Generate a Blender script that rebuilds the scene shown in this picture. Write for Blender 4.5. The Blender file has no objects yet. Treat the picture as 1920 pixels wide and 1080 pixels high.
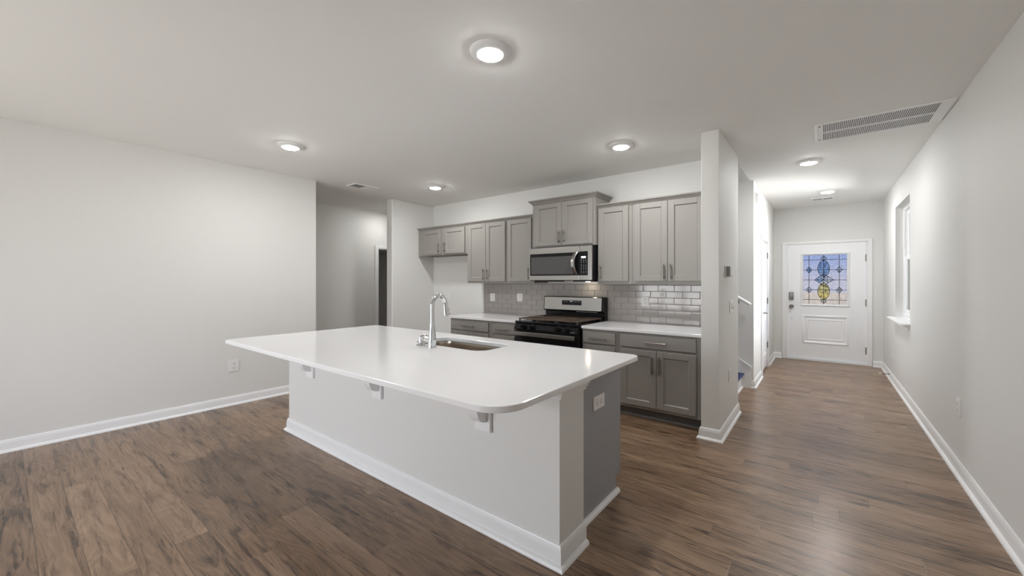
import bpy, bmesh, math, random
from mathutils import Vector, Matrix
random.seed(7)
PI = math.pi
SC = bpy.context.scene
COL = SC.collection

# ------------------------------------------------------------------ camera
cam_d = bpy.data.cameras.new('camera')
cam_d.sensor_width = 36.0
cam_d.lens = 747.0 / 1920.0 * 36.0
cam_d.shift_y = -11.5 / 1920.0
cam_d.clip_start = 0.05
cam_d.clip_end = 200
cam = bpy.data.objects.new('camera', cam_d)
COL.objects.link(cam)
cam.location = (0, 0, 1.40)
cam.rotation_euler = (PI / 2, 0, math.atan(581 / 747.0))
SC.camera = cam

# ------------------------------------------------------------------ view
SC.view_settings.view_transform = 'Standard'
SC.view_settings.look = 'None'
SC.view_settings.gamma = 1.0
SC.view_settings.use_curve_mapping = False
SC.view_settings.exposure = 0.15
SC.cycles.use_denoising = True
SC.cycles.max_bounces = 12
SC.cycles.diffuse_bounces = 8
SC.cycles.glossy_bounces = 5
SC.cycles.transparent_max_bounces = 12
SC.cycles.sample_clamp_indirect = 6.0
SC.cycles.caustics_reflective = False
SC.cycles.caustics_refractive = False

LAMP = 265.0          # emission of each recessed lamp's diffuser
DAY_REAR = 140.0     # daylight through the sliding door behind the camera
DAY_RIGHT = 30.0    # daylight through the window in the right wall behind the camera
DAY_SIDE = 170.0      # daylight through the hall window

# ------------------------------------------------------------------ world: hazy blue sky
W = bpy.data.worlds.new('sky')
SC.world = W
W.use_nodes = True
wn = W.node_tree
wn.nodes.clear()
wo = wn.nodes.new('ShaderNodeOutputWorld')
wb = wn.nodes.new('ShaderNodeBackground')
wc = wn.nodes.new('ShaderNodeTexCoord')
wsx = wn.nodes.new('ShaderNodeSeparateXYZ')
wr = wn.nodes.new('ShaderNodeValToRGB')
wn.links.new(wc.outputs['Generated'], wsx.inputs[0])
wn.links.new(wsx.outputs['Z'], wr.inputs[0])
wr.color_ramp.elements[0].position = 0.0
wr.color_ramp.elements[0].color = (0.60, 0.61, 0.76, 1)
wr.color_ramp.elements[1].position = 0.06
wr.color_ramp.elements[1].color = (0.31, 0.43, 0.80, 1)
wn.links.new(wr.outputs[0], wb.inputs['Color'])
wb.inputs['Strength'].default_value = 2.2
wn.links.new(wb.outputs[0], wo.inputs[0])


def area_light(name, loc, rot, sx, sy, power, color):
    d = bpy.data.lights.new(name, 'AREA')
    d.shape = 'RECTANGLE'
    d.size, d.size_y, d.energy, d.color = sx, sy, power, color
    o = bpy.data.objects.new(name, d)
    COL.objects.link(o)
    o.location, o.rotation_euler = loc, rot
    return o


# daylight entering by the sliding door behind the camera and by the hall window
area_light('daylight_sliding_door', (-3.3, -3.32, 1.15), (PI / 2, 0, 0), 2.6, 2.1, DAY_REAR, (1.0, 0.995, 0.975))
area_light('daylight_side_window', (1.12, -1.65, 1.40), (PI / 2, 0, PI / 2), 1.9, 1.6, DAY_RIGHT, (0.985, 0.99, 1.0))
area_light('daylight_hall_window', (1.55, 7.60, 1.75), (PI / 2, 0, math.atan2(-2.3, -2.4) + PI / 2 + PI), 1.5, 1.5, DAY_SIDE, (1.0, 0.995, 0.98))
area_light('daylight_hall_window', (1.08, 6.93, 1.70), (PI / 2, 0, PI / 2), 1.0, 1.3, DAY_SIDE * 0.11, (1.0, 0.995, 0.98))


# sun on the ground outside, low from the left of the house: it enters no window
sun_d = bpy.data.lights.new('sun', 'SUN')
sun_d.energy, sun_d.color, sun_d.angle = 8.0, (1.0, 0.92, 0.78), 0.01
sun_o = bpy.data.objects.new('sun', sun_d)
COL.objects.link(sun_o)
sun_o.location = (-20, 5, 20)
sun_o.rotation_euler = (0, math.radians(-45), 0)


# ================================================================== materials
def new_mat(name):
    m = bpy.data.materials.new(name)
    m.use_nodes = True
    nt = m.node_tree
    b = nt.nodes['Principled BSDF']
    return m, nt, b


def paint(name, col, rough=0.5, var=0.02, bump=0.0, scale=60.0, metal=0.0, coat=0.0, spec=0.5):
    m, nt, b = new_mat(name)
    b.inputs['Specular IOR Level'].default_value = spec
    g = nt.nodes.new('ShaderNodeNewGeometry')
    n = nt.nodes.new('ShaderNodeTexNoise')
    n.inputs['Scale'].default_value = scale
    n.inputs['Detail'].default_value = 2
    nt.links.new(g.outputs['Position'], n.inputs['Vector'])
    r = nt.nodes.new('ShaderNodeValToRGB')
    r.color_ramp.elements[0].color = tuple(max(0, c * (1 - var)) for c in col) + (1,)
    r.color_ramp.elements[1].color = tuple(min(1, c * (1 + var)) for c in col) + (1,)
    nt.links.new(n.outputs[0], r.inputs[0])
    nt.links.new(r.outputs[0], b.inputs['Base Color'])
    b.inputs['Roughness'].default_value = rough
    b.inputs['Metallic'].default_value = metal
    if coat:
        b.inputs['Coat Weight'].default_value = coat
        b.inputs['Coat Roughness'].default_value = 0.06
    if bump:
        bp = nt.nodes.new('ShaderNodeBump')
        bp.inputs['Strength'].default_value = bump
        bp.inputs['Distance'].default_value = 0.002
        nt.links.new(n.outputs[0], bp.inputs['Height'])
        nt.links.new(bp.outputs[0], b.inputs['Normal'])
    return m


def brushed(name, col, rough, axis_scale):
    m, nt, b = new_mat(name)
    g = nt.nodes.new('ShaderNodeNewGeometry')
    mp = nt.nodes.new('ShaderNodeMapping')
    mp.inputs['Scale'].default_value = axis_scale
    n = nt.nodes.new('ShaderNodeTexNoise')
    n.inputs['Scale'].default_value = 1.0
    n.inputs['Detail'].default_value = 3
    nt.links.new(g.outputs['Position'], mp.inputs[0])
    nt.links.new(mp.outputs[0], n.inputs['Vector'])
    mr = nt.nodes.new('ShaderNodeMapRange')
    mr.inputs['To Min'].default_value = rough * 0.92
    mr.inputs['To Max'].default_value = rough * 1.1
    nt.links.new(n.outputs[0], mr.inputs[0])
    nt.links.new(mr.outputs[0], b.inputs['Roughness'])
    b.inputs['Base Color'].default_value = col + (1,)
    b.inputs['Metallic'].default_value = 1.0
    return m


def emitter(name, col, s):
    m, nt, b = new_mat(name)
    b.inputs['Base Color'].default_value = (0.8, 0.8, 0.8, 1)
    b.inputs['Emission Color'].default_value = col + (1,)
    b.inputs['Emission Strength'].default_value = s
    return m


def clear_glass(name, tint, speckle=0.0, rough=0.0, scale=90.0):
    m = bpy.data.materials.new(name)
    m.use_nodes = True
    nt = m.node_tree
    nt.nodes.clear()
    out = nt.nodes.new('ShaderNodeOutputMaterial')
    tr = nt.nodes.new('ShaderNodeBsdfTransparent')
    gl = nt.nodes.new('ShaderNodeBsdfGlossy')
    gl.inputs['Roughness'].default_value = rough
    mx = nt.nodes.new('ShaderNodeMixShader')
    fr = nt.nodes.new('ShaderNodeFresnel')
    fr.inputs['IOR'].default_value = 1.45
    nt.links.new(fr.outputs[0], mx.inputs[0])
    nt.links.new(tr.outputs[0], mx.inputs[1])
    nt.links.new(gl.outputs[0], mx.inputs[2])
    nt.links.new(mx.outputs[0], out.inputs[0])
    tr.inputs['Color'].default_value = tint + (1,)
    if speckle:
        g = nt.nodes.new('ShaderNodeNewGeometry')
        n = nt.nodes.new('ShaderNodeTexNoise')
        n.inputs['Scale'].default_value = scale
        n.inputs['Detail'].default_value = 3
        nt.links.new(g.outputs['Position'], n.inputs['Vector'])
        r = nt.nodes.new('ShaderNodeValToRGB')
        r.color_ramp.elements[0].position = 0.36
        r.color_ramp.elements[0].color = tuple(c * (1 - speckle) for c in tint) + (1,)
        r.color_ramp.elements[1].position = 0.52
        r.color_ramp.elements[1].color = tint + (1,)
        nt.links.new(n.outputs[0], r.inputs[0])
        nt.links.new(r.outputs[0], tr.inputs['Color'])
        bp = nt.nodes.new('ShaderNodeBump')
        bp.inputs['Strength'].default_value = 0.5
        bp.inputs['Distance'].default_value = 0.004
        nt.links.new(n.outputs[0], bp.inputs['Height'])
        nt.links.new(bp.outputs[0], gl.inputs['Normal'])
    return m


def floor_material():
    """Brown wood-look laminate: planks running along X, each with its own tone, swirling grain and a fine dark seam."""
    PW, PL = 0.152, 1.42
    m, nt, b = new_mat('wood_laminate')
    L = nt.links.new

    def node(t, **kw):
        n = nt.nodes.new(t)
        for k, v in kw.items():
            setattr(n, k, v)
        return n

    def math_(op, a, c=None, d=None):
        n = node('ShaderNodeMath', operation=op)
        for i, v in enumerate((a, c, d)):
            if v is None:
                continue
            if isinstance(v, (int, float)):
                n.inputs[i].default_value = v
            else:
                L(v, n.inputs[i])
        return n.outputs[0]

    geo = node('ShaderNodeNewGeometry')
    sp = node('ShaderNodeSeparateXYZ')
    L(geo.outputs['Position'], sp.inputs[0])
    x, y = sp.outputs['X'], sp.outputs['Y']
    yv = math_('DIVIDE', math_('ADD', y, 19.949), PW)
    row = math_('FLOOR', yv)
    wn1 = node('ShaderNodeTexWhiteNoise', noise_dimensions='1D')
    L(row, wn1.inputs['W'])
    xv = math_('ADD', math_('DIVIDE', math_('ADD', x, 30.0), PL), wn1.outputs['Value'])
    colm = math_('FLOOR', xv)
    cid = node('ShaderNodeCombineXYZ')
    L(row, cid.inputs[0])
    L(colm, cid.inputs[1])
    wn2 = node('ShaderNodeTexWhiteNoise', noise_dimensions='3D')
    L(cid.outputs[0], wn2.inputs['Vector'])
    rnd = wn2.outputs['Value']
    rs = node('ShaderNodeSeparateColor')
    L(wn2.outputs['Color'], rs.inputs[0])
    # local grain coordinates, shifted per plank
    gx = math_('ADD', x, math_('MULTIPLY', rnd, 57.0))
    gy = math_('ADD', y, math_('MULTIPLY', rs.outputs[1], 31.0))
    gv = node('ShaderNodeCombineXYZ')
    L(math_('MULTIPLY', gx, 0.95), gv.inputs[0])
    L(math_('MULTIPLY', gy, 6.5), gv.inputs[1])
    L(rnd, gv.inputs[2])
    n1 = node('ShaderNodeTexNoise')
    n1.inputs['Scale'].default_value = 1.0
    n1.inputs['Detail'].default_value = 1.5
    n1.inputs['Distortion'].default_value = 0.5
    L(gv.outputs[0], n1.inputs['Vector'])
    # growth rings: contour lines of the slow noise
    rings = math_('MULTIPLY_ADD', math_('SINE', math_('MULTIPLY', n1.outputs[0], 105.0)), 0.5, 0.5)
    # long fine fibres
    fv = node('ShaderNodeCombineXYZ')
    L(math_('MULTIPLY', gx, 3.5), fv.inputs[0])
    L(math_('MULTIPLY', gy, 75.0), fv.inputs[1])
    L(rnd, fv.inputs[2])
    n2 = node('ShaderNodeTexNoise')
    n2.inputs['Scale'].default_value = 1.0
    n2.inputs['Detail'].default_value = 3
    L(fv.outputs[0], n2.inputs['Vector'])
    # dark smoky patches and cracks
    dv = node('ShaderNodeCombineXYZ')
    L(math_('MULTIPLY', gx, 2.4), dv.inputs[0])
    L(math_('MULTIPLY', gy, 17.0), dv.inputs[1])
    L(rs.outputs[2], dv.inputs[2])
    n3 = node('ShaderNodeTexNoise')
    n3.inputs['Scale'].default_value = 1.0
    n3.inputs['Detail'].default_value = 5
    n3.inputs['Roughness'].default_value = 0.62
    n3.inputs['Distortion'].default_value = 1.1
    L(dv.outputs[0], n3.inputs['Vector'])
    # tone = plank tone + noise terms
    t = math_('MULTIPLY_ADD', rnd, 0.22, 0.12)
    t = math_('ADD', t, math_('MULTIPLY', n1.outputs[0], 0.34))
    t = math_('ADD', t, math_('MULTIPLY', math_('POWER', rings, 2.5), 0.13))
    t = math_('ADD', t, math_('MULTIPLY', math_('SUBTRACT', n2.outputs[0], 0.5), 0.46))
    dk = node('ShaderNodeMapRange')
    dk.inputs['From Min'].default_value = 0.34
    dk.inputs['From Max'].default_value = 0.50
    dk.inputs['To Min'].default_value = -0.30
    dk.inputs['To Max'].default_value = 0.05
    L(n3.outputs[0], dk.inputs[0])
    t = math_('ADD', t, dk.outputs[0])
    # thin dark checks along the grain
    kv = node('ShaderNodeCombineXYZ')
    L(math_('MULTIPLY', gx, 3.0), kv.inputs[0])
    L(math_('MULTIPLY', gy, 42.0), kv.inputs[1])
    L(rs.outputs[0], kv.inputs[2])
    n4 = node('ShaderNodeTexNoise')
    n4.inputs['Scale'].default_value = 1.0
    n4.inputs['Detail'].default_value = 2
    n4.inputs['Distortion'].default_value = 0.8
    L(kv.outputs[0], n4.inputs['Vector'])
    ck = node('ShaderNodeMapRange')
    ck.inputs['From Min'].default_value = 0.66
    ck.inputs['From Max'].default_value = 0.74
    ck.inputs['To Min'].default_value = 0.0
    ck.inputs['To Max'].default_value = -0.32
    L(n4.outputs[0], ck.inputs[0])
    t = math_('ADD', t, ck.outputs[0])
    ramp = node('ShaderNodeValToRGB')
    e = ramp.color_ramp.elements
    e[0].position, e[0].color = 0.05, (0.052, 0.029, 0.016, 1)
    e[1].position, e[1].color = 0.85, (0.400, 0.268, 0.176, 1)
    k = e.new(0.42)
    k.color = (0.205, 0.128, 0.078, 1)
    L(t, ramp.inputs[0])
    # seams
    fy = math_('FRACT', yv)
    fx = math_('FRACT', xv)
    ey = math_('MULTIPLY', math_('MINIMUM', fy, math_('SUBTRACT', 1.0, fy)), PW)
    ex = math_('MULTIPLY', math_('MINIMUM', fx, math_('SUBTRACT', 1.0, fx)), PL)
    ed = math_('MINIMUM', ex, ey)
    sm = node('ShaderNodeMapRange')
    sm.inputs['From Min'].default_value = 0.0005
    sm.inputs['From Max'].default_value = 0.0024
    sm.inputs['To Min'].default_value = 0.42
    sm.inputs['To Max'].default_value = 1.0
    L(ed, sm.inputs[0])
    mul = node('ShaderNodeMix', data_type='RGBA', blend_type='MULTIPLY')
    mul.inputs[0].default_value = 1.0
    L(ramp.outputs[0], mul.inputs[6])
    L(sm.outputs[0], mul.inputs[7])
    L(mul.outputs[2], b.inputs['Base Color'])
    rr = math_('MULTIPLY_ADD', n2.outputs[0], 0.14, 0.22)
    L(rr, b.inputs['Roughness'])
    bp = node('ShaderNodeBump')
    bp.inputs['Strength'].default_value = 0.22
    bp.inputs['Distance'].default_value = 0.003
    hh = math_('ADD', math_('MULTIPLY', n2.outputs[0], 0.25), sm.outputs[0])
    L(hh, bp.inputs['Height'])
    L(bp.outputs[0], b.inputs['Normal'])
    return m


M = {}
M['wall'] = paint('warm_grey_wall_paint', (0.73, 0.728, 0.712), 0.62, 0.012, 0.05, 120)
M['ceiling'] = paint('flat_ceiling_paint', (0.845, 0.845, 0.83), 0.8, 0.012, 0.06, 150)
M['trim'] = paint('white_trim_paint', (0.84, 0.845, 0.85), 0.35, 0.008)
M['door_white'] = paint('white_door_paint', (0.87, 0.88, 0.90), 0.4, 0.008, 0.04, 90)
M['cab'] = paint('grey_cabinet_paint', (0.285, 0.270, 0.251), 0.42, 0.015, 0.02, 80)
M['cab_dark'] = paint('grey_toe_kick_paint', (0.17, 0.165, 0.16), 0.5, 0.02)
M['panel'] = paint('daylight_tinted_end_panel', (0.335, 0.345, 0.365), 0.45, 0.015)  # grey panel with blue daylight and extra brightness mixed into its colour
M['under'] = paint('brown_cabinet_underside', (0.16, 0.11, 0.07), 0.6, 0.05, 0.0, 30)
M['quartz'] = paint('white_quartz', (0.86, 0.86, 0.87), 0.13, 0.012, 0.0, 45)
M['tile'] = paint('glossy_greige_tile', (0.40, 0.372, 0.35), 0.09, 0.03, 0.0, 5)
M['grout'] = paint('pale_grout', (0.50, 0.48, 0.46), 0.7, 0.03)
M['steel'] = brushed('stainless_steel', (0.41, 0.40, 0.38), 0.25, (3, 3, 160))
M['sink_steel'] = brushed('satin_sink_steel', (0.58, 0.52, 0.45), 0.25, (26, 26, 1))
M['chrome'] = paint('polished_chrome', (0.82, 0.83, 0.85), 0.05, 0.005, metal=1.0)
M['nickel'] = paint('brushed_nickel', (0.30, 0.275, 0.245), 0.30, 0.03, metal=1.0)
M['black'] = paint('black_enamel', (0.008, 0.008, 0.009), 0.14, 0.05, spec=0.28)
M['black_matte'] = paint('black_matte_metal', (0.010, 0.010, 0.011), 0.45, 0.05, spec=0.25)
M['dark_glass'] = paint('dark_oven_glass', (0.008, 0.007, 0.007), 0.06, 0.05)
M['mw_glass'] = paint('smoked_microwave_glass', (0.075, 0.073, 0.072), 0.10, 0.06)
M['iron'] = paint('brown_black_cast_iron', (0.085, 0.058, 0.042), 0.42, 0.15, 0.2, 140)
M['plastic'] = paint('white_plastic', (0.80, 0.80, 0.79), 0.35, 0.005)
M['slot'] = paint('dark_slot', (0.06, 0.06, 0.06), 0.6, 0.02)
M['grey_plastic'] = paint('light_grey_plastic', (0.34, 0.34, 0.34), 0.4, 0.02)
M['vent_dark'] = paint('vent_shade_backing', (0.10, 0.098, 0.095), 0.8, 0.05)  # shade inside the vents, put into the colour
M['navy'] = paint('navy_blue_stair_covering', (0.022, 0.038, 0.115), 0.55, 0.12, 0.2, 220)
M['lamp'] = emitter('lit_lamp_diffuser', (1.0, 1.0, 0.99), LAMP)
M['lamp_soft'] = emitter('lit_soft_lamp_diffuser', (1.0, 0.985, 0.95), LAMP * 0.45)
M['display'] = emitter('lit_display', (0.55, 0.66, 0.85), 0.55)
M['key'] = paint('pale_keypad_print', (0.42, 0.43, 0.45), 0.5, 0.02)
M['hood_lamp'] = emitter('lit_cooktop_lamp', (1.0, 0.86, 0.66), 42.0)
M['window_glass'] = clear_glass('clear_window_glass', (0.96, 0.97, 0.97))
M['art_glass'] = clear_glass('textured_door_glass', (0.64, 0.64, 0.64), 0.22, 0.12, 85)
M['bevel_blue'] = clear_glass('blue_bevelled_glass', (0.42, 0.60, 0.78), 0.60, 0.02, 28)
M['bevel_gold'] = clear_glass('gold_green_bevelled_glass', (0.95, 0.88, 0.38), 0.75, 0.02, 34)
M['bevel_clear'] = clear_glass('clear_bevelled_glass', (0.90, 0.98, 0.98), 0.75, 0.02, 45)
M['came'] = paint('dark_lead_came', (0.06, 0.06, 0.068), 0.4, 0.05, metal=0.7)
M['wire'] = paint('white_coated_wire', (0.72, 0.71, 0.69), 0.4, 0.01)
M['floor'] = floor_material()
M['lawn'] = paint('dry_beige_ground', (0.62, 0.52, 0.38), 0.9, 0.12, 0.0, 1.5)
M['rubber'] = paint('pale_rubber_tip', (0.80, 0.74, 0.66), 0.5, 0.01)


# ================================================================== mesh helpers
LOCAL = set()          # things whose parts are built in the thing's own space


class MB:
    """Collects shapes in one bmesh and links it as one mesh object."""

    def __init__(s, origin=(0, 0, 0)):
        s.bm = bmesh.new()
        s.o = Vector(origin)

    def _mi(s, faces, mi):
        for f in faces:
            f.material_index = mi

    def box(s, x0, x1, y0, y1, z0, z1, bev=0.0, seg=1, mi=0, rot=None):
        t = bmesh.new()
        bmesh.ops.create_cube(t, size=1.0)
        for v in t.verts:
            v.co = Vector(((x0 + x1) / 2 + v.co.x * (x1 - x0), (y0 + y1) / 2 + v.co.y * (y1 - y0), (z0 + z1) / 2 + v.co.z * (z1 - z0)))
        if bev:
            bmesh.ops.bevel(t, geom=t.edges[:], offset=bev, segments=seg, affect='EDGES', profile=0.5)
        if rot is not None:
            c = Vector(((x0 + x1) / 2, (y0 + y1) / 2, (z0 + z1) / 2))
            bmesh.ops.rotate(t, verts=t.verts, cent=c, matrix=rot)
        s.merge(t, mi)
        return s

    def merge(s, t, mi=0):
        s._mi(t.faces, mi)
        me = bpy.data.meshes.new('tmp')
        t.to_mesh(me)
        t.free()
        n0 = len(s.bm.faces)
        s.bm.from_mesh(me)
        bpy.data.meshes.remove(me)
        s.bm.faces.ensure_lookup_table()
        for f in s.bm.faces[n0:]:
            f.material_index = mi

    def prism(s, pts, axis, a, b, mi=0, bev=0.0, seg=2):
        """pts: 2D outline; axis 'x','y','z': extruded from a to b."""
        t = bmesh.new()

        def P(u, v, w):
            return {'x': (w, u, v), 'y': (u, w, v), 'z': (u, v, w)}[axis]
        v0 = [t.verts.new(P(u, v, a)) for u, v in pts]
        v1 = [t.verts.new(P(u, v, b)) for u, v in pts]
        n = len(pts)
        t.faces.new(v0)
        t.faces.new(v1)
        for i in range(n):
            t.faces.new((v0[i], v0[(i + 1) % n], v1[(i + 1) % n], v1[i]))
        bmesh.ops.recalc_face_normals(t, faces=t.faces)
        if bev:
            cap = [e for e in t.edges if all(vv in v0 for vv in e.verts) or all(vv in v1 for vv in e.verts)]
            bmesh.ops.bevel(t, geom=cap, offset=bev, segments=seg, affect='EDGES', profile=0.5)
        s.merge(t, mi)
        return s

    def tube(s, pts, r, n=12, mi=0, cap=True):
        """Round tube along 3D points; r a number or one per point."""
        t = bmesh.new()
        pts = [Vector(p) for p in pts]
        rs = r if isinstance(r, (list, tuple)) else [r] * len(pts)
        rings = []
        up = None
        for i, p in enumerate(pts):
            d = (pts[min(i + 1, len(pts) - 1)] - pts[max(i - 1, 0)]).normalized()
            if up is None:
                up = Vector((0, 0, 1)) if abs(d.z) < 0.9 else Vector((1, 0, 0))
            a = d.cross(up).normalized()
            bb = d.cross(a).normalized()
            up = -bb if False else a.cross(d).normalized()
            rings.append([t.verts.new(p + rs[i] * (math.cos(2 * PI * k / n) * a + math.sin(2 * PI * k / n) * bb)) for k in range(n)])
        for i in range(len(rings) - 1):
            for k in range(n):
                t.faces.new((rings[i][k], rings[i][(k + 1) % n], rings[i + 1][(k + 1) % n], rings[i + 1][k]))
        if cap:
            t.faces.new(rings[0])
            t.faces.new(rings[-1])
        bmesh.ops.recalc_face_normals(t, faces=t.faces)
        s.merge(t, mi)
        return s

    def lathe(s, prof, c=(0, 0, 0), n=32, mi=0, axis='z'):
        """prof: list of (radius, height) turned about an axis through c."""
        t = bmesh.new()

        def P(r, h, a):
            u, v = r * math.cos(a), r * math.sin(a)
            q = {'z': (u, v, h), 'y': (u, h, v), 'x': (h, u, v)}[axis]
            return Vector(c) + Vector(q)
        rings = []
        for r, h in prof:
            if r < 1e-6:
                rings.append([t.verts.new(P(0, h, 0))])
            else:
                rings.append([t.verts.new(P(r, h, 2 * PI * k / n)) for k in range(n)])
        for A, B in zip(rings, rings[1:]):
            if len(A) == 1 and len(B) == 1:
                continue
            for k in range(n):
                k2 = (k + 1) % n
                if len(A) == 1:
                    t.faces.new((A[0], B[k], B[k2]))
                elif len(B) == 1:
                    t.faces.new((A[k], A[k2], B[0]))
                else:
                    t.faces.new((A[k], A[k2], B[k2], B[k]))
        bmesh.ops.recalc_face_normals(t, faces=t.faces)
        s.merge(t, mi)
        return s

    def run(s, path, prof, mi=0, closed=False):
        """Moulding: profile (offset from wall, z) carried along a 2D path, wall on the right, room on the left, mitred."""
        t = bmesh.new()
        pts = [Vector(p) for p in path]
        rings = []
        for i, p in enumerate(pts):
            if i == 0:
                d0 = d1 = (pts[1] - pts[0]).normalized()
            elif i == len(pts) - 1:
                d0 = d1 = (pts[i] - pts[i - 1]).normalized()
            else:
                d0, d1 = (pts[i] - pts[i - 1]).normalized(), (pts[i + 1] - pts[i]).normalized()
            n0, n1 = Vector((-d0.y, d0.x)), Vector((-d1.y, d1.x))
            mt = (n0 + n1)
            mt = mt / (1.0 + n0.dot(n1))
            rings.append([t.verts.new((p.x + mt.x * o, p.y + mt.y * o, z)) for o, z in prof])
        k = len(prof)
        for A, B in zip(rings, rings[1:]):
            for j in range(k):
                t.faces.new((A[j], A[(j + 1) % k], B[(j + 1) % k], B[j]))
        t.faces.new(rings[0])
        t.faces.new(rings[-1])
        bmesh.ops.recalc_face_normals(t, faces=t.faces)
        s.merge(t, mi)
        return s

    def build(s, name, mats, parent=None, smooth=True, angle=32):
        me = bpy.data.meshes.new(name)
        for v in s.bm.verts:
            v.co -= s.o
        s.bm.to_mesh(me)
        s.bm.free()
        for m in (mats if isinstance(mats, (list, tuple)) else [mats]):
            me.materials.append(m)
        if smooth:
            me.shade_smooth()
            me.set_sharp_from_angle(angle=math.radians(angle))
        o = bpy.data.objects.new(name, me)
        COL.objects.link(o)
        if angle < 180:
            wn_ = o.modifiers.new('weighted_normals', 'WEIGHTED_NORMAL')
            wn_.keep_sharp = True
        if parent is not None and parent.name in LOCAL:
            o.parent = parent          # built in the parent's own space
        elif parent is not None:
            o.parent = parent
            pl = Vector((0, 0, 0))
            q = parent
            while q is not None:
                pl += q.location
                q = q.parent
            o.location = s.o - pl
        else:
            o.location = s.o
        return o


def tag(o, label, cat=None, group=None, kind=None):
    o['label'] = label
    if cat:
        o['category'] = cat
    if group:
        o['group'] = group
    if kind:
        o['kind'] = kind
    return o


def thing(name, loc, label, cat, group=None):
    o = bpy.data.objects.new(name, None)
    COL.objects.link(o)
    o.location = loc
    o.empty_display_size = 0.1
    return tag(o, label, cat, group)


def struct(name, mb, mat, label, parent=None):
    o = mb.build(name, mat, parent)
    return tag(o, label, None, None, 'structure')


def copy_thing(src, loc, label):
    r = src.copy()
    COL.objects.link(r)
    r.location = loc
    r['label'] = label

    def rec(a, b):
        for ch in list(a.children):
            c = ch.copy()
            COL.objects.link(c)
            c.parent = b
            rec(ch, c)
    rec(src, r)
    return r


# ================================================================== room shell
H = 2.74
XR, XL, YB, YE, YR = 0.79, -5.30, 4.745, 8.85, -3.0
YS0, YS1 = 4.87, 6.10          # stair opening in the hall's left side
XH, XHL = -0.71, -6.75         # hall's left wall; far wall of the side passage

struct('floor', MB().box(-8.3, 1.0, YR - 0.2, 9.1, -0.12, 0.0), M['floor'], 'brown wood-look plank floor through kitchen and hall')
c = MB()
c.box(-8.3, 1.0, YR - 0.2, YS0, H, H + 0.3)
c.box(-0.75, 1.0, YS0, YS1, H, H + 0.3)
c.box(-3.2, -0.75, YS1 + 0.012, 9.1, H, H + 0.3)
c.box(-0.75, 1.0, YS1, 9.1, H, H + 0.3)
c.box(-8.3, -5.6, YS0, 5.9, H, H + 0.3)
struct('ceiling', c, M['ceiling'], 'flat pale grey ceiling over kitchen and hall')

struct('wall_left', MB().box(XL - 0.15, XL, YR - 0.2, 2.576, 0, H), M['wall'], 'long plain grey wall on the left of the room')
# right wall with the hall window opening
WY0, WY1, WZ0, WZ1 = 6.36, 7.48, 0.925, 2.405
w = MB()
VY0, VY1, VZ0, VZ1 = -2.65, -0.65, 0.55, 2.25
w.box(XR, XR + 0.16, YR - 0.2, VY0, 0, H)
w.box(XR, XR + 0.16, VY1, WY0, 0, H)
w.box(XR, XR + 0.16, VY0, VY1, 0, VZ0)
w.box(XR, XR + 0.16, VY0, VY1, VZ1, H)
w.box(XR, XR + 0.16, WY1, 9.1, 0, H)
w.box(XR, XR + 0.16, WY0, WY1, 0, WZ0 - 0.022)
w.box(XR, XR + 0.16, WY0, WY1, WZ1, H)
struct('wall_right', w, M['wall'], 'long grey wall along the right side of the hall')
struct('wall_kitchen', MB().box(-5.6, -0.857, YB, YS0, 0, H), M['wall'], 'grey kitchen wall behind the cabinets and range')
# end wall of the cabinet run (the narrow pillar-like wall end facing the camera)
struct('wall_pillar', MB().box(-0.857, XH, 3.865, YS0, 0, H, 0.006, 2), M['wall'], 'narrow grey wall end between cabinets and hall')
struct('wall_pantry', MB().box(-5.61, -5.455, 3.875, 5.75, 0, H, 0.018, 4), M['wall'], 'grey side wall of the refrigerator alcove with rounded corner')
# hall's left wall, with closet door opening
DY0, DY1, DZ = 6.99, 7.74, 2.035
w = MB()
w.box(XH - 0.14, XH, YS1, DY0, 0, H)
w.box(XH - 0.14, XH, DY1, 9.1, 0, H)
w.box(XH - 0.14, XH, DY0, DY1, DZ, H)
struct('wall_hall', w, M['wall'], 'bright grey hall wall holding the closet door')
# entry wall with door opening
EX0, EX1, EZ = -0.50, 0.60, 2.085
w = MB()
w.box(XH - 0.14, EX0, YE, YE + 0.16, 0, H)
w.box(EX1, XR + 0.16, YE, YE + 0.16, 0, H)
w.box(EX0, EX1, YE, YE + 0.16, EZ, H)
struct('wall_entry', w, M['wall'], 'grey end wall around the front door')
# closet behind door_2
struct('wall_closet', MB().box(-1.8, -1.7, YS1 + 0.12, 9.1, 0, H), M['wall'], 'back wall of the hall closet')
# stairwell: far wall, side wall, upper walls, lid
w = MB()
w.box(-3.3, XH - 0.14, YS1, YS1 + 0.12, 0, 5.4)
w.box(XH - 0.14, -0.70, YS1, YS1 + 0.12, H + 0.3, 5.4)
struct('wall_stair', w, M['wall'], 'grey stairwell wall with the white handrail')
w = MB()
w.box(-3.3, -0.75, YS0 - 0.12, YS0, H + 0.3, 5.4)
w.box(-0.75, -0.65, YS0 - 0.12, YS1 + 0.12, H + 0.3, 5.4)
w.box(-3.42, -3.3, YS0 - 0.12, YS1 + 0.12, 0, 5.4)
w.box(-3.42, -0.65, YS0 - 0.12, YS1 + 0.12, 5.4, 5.5)
struct('wall_stairwell_upper', w, M['wall'], 'walls closing the stairwell above the hall')
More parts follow.
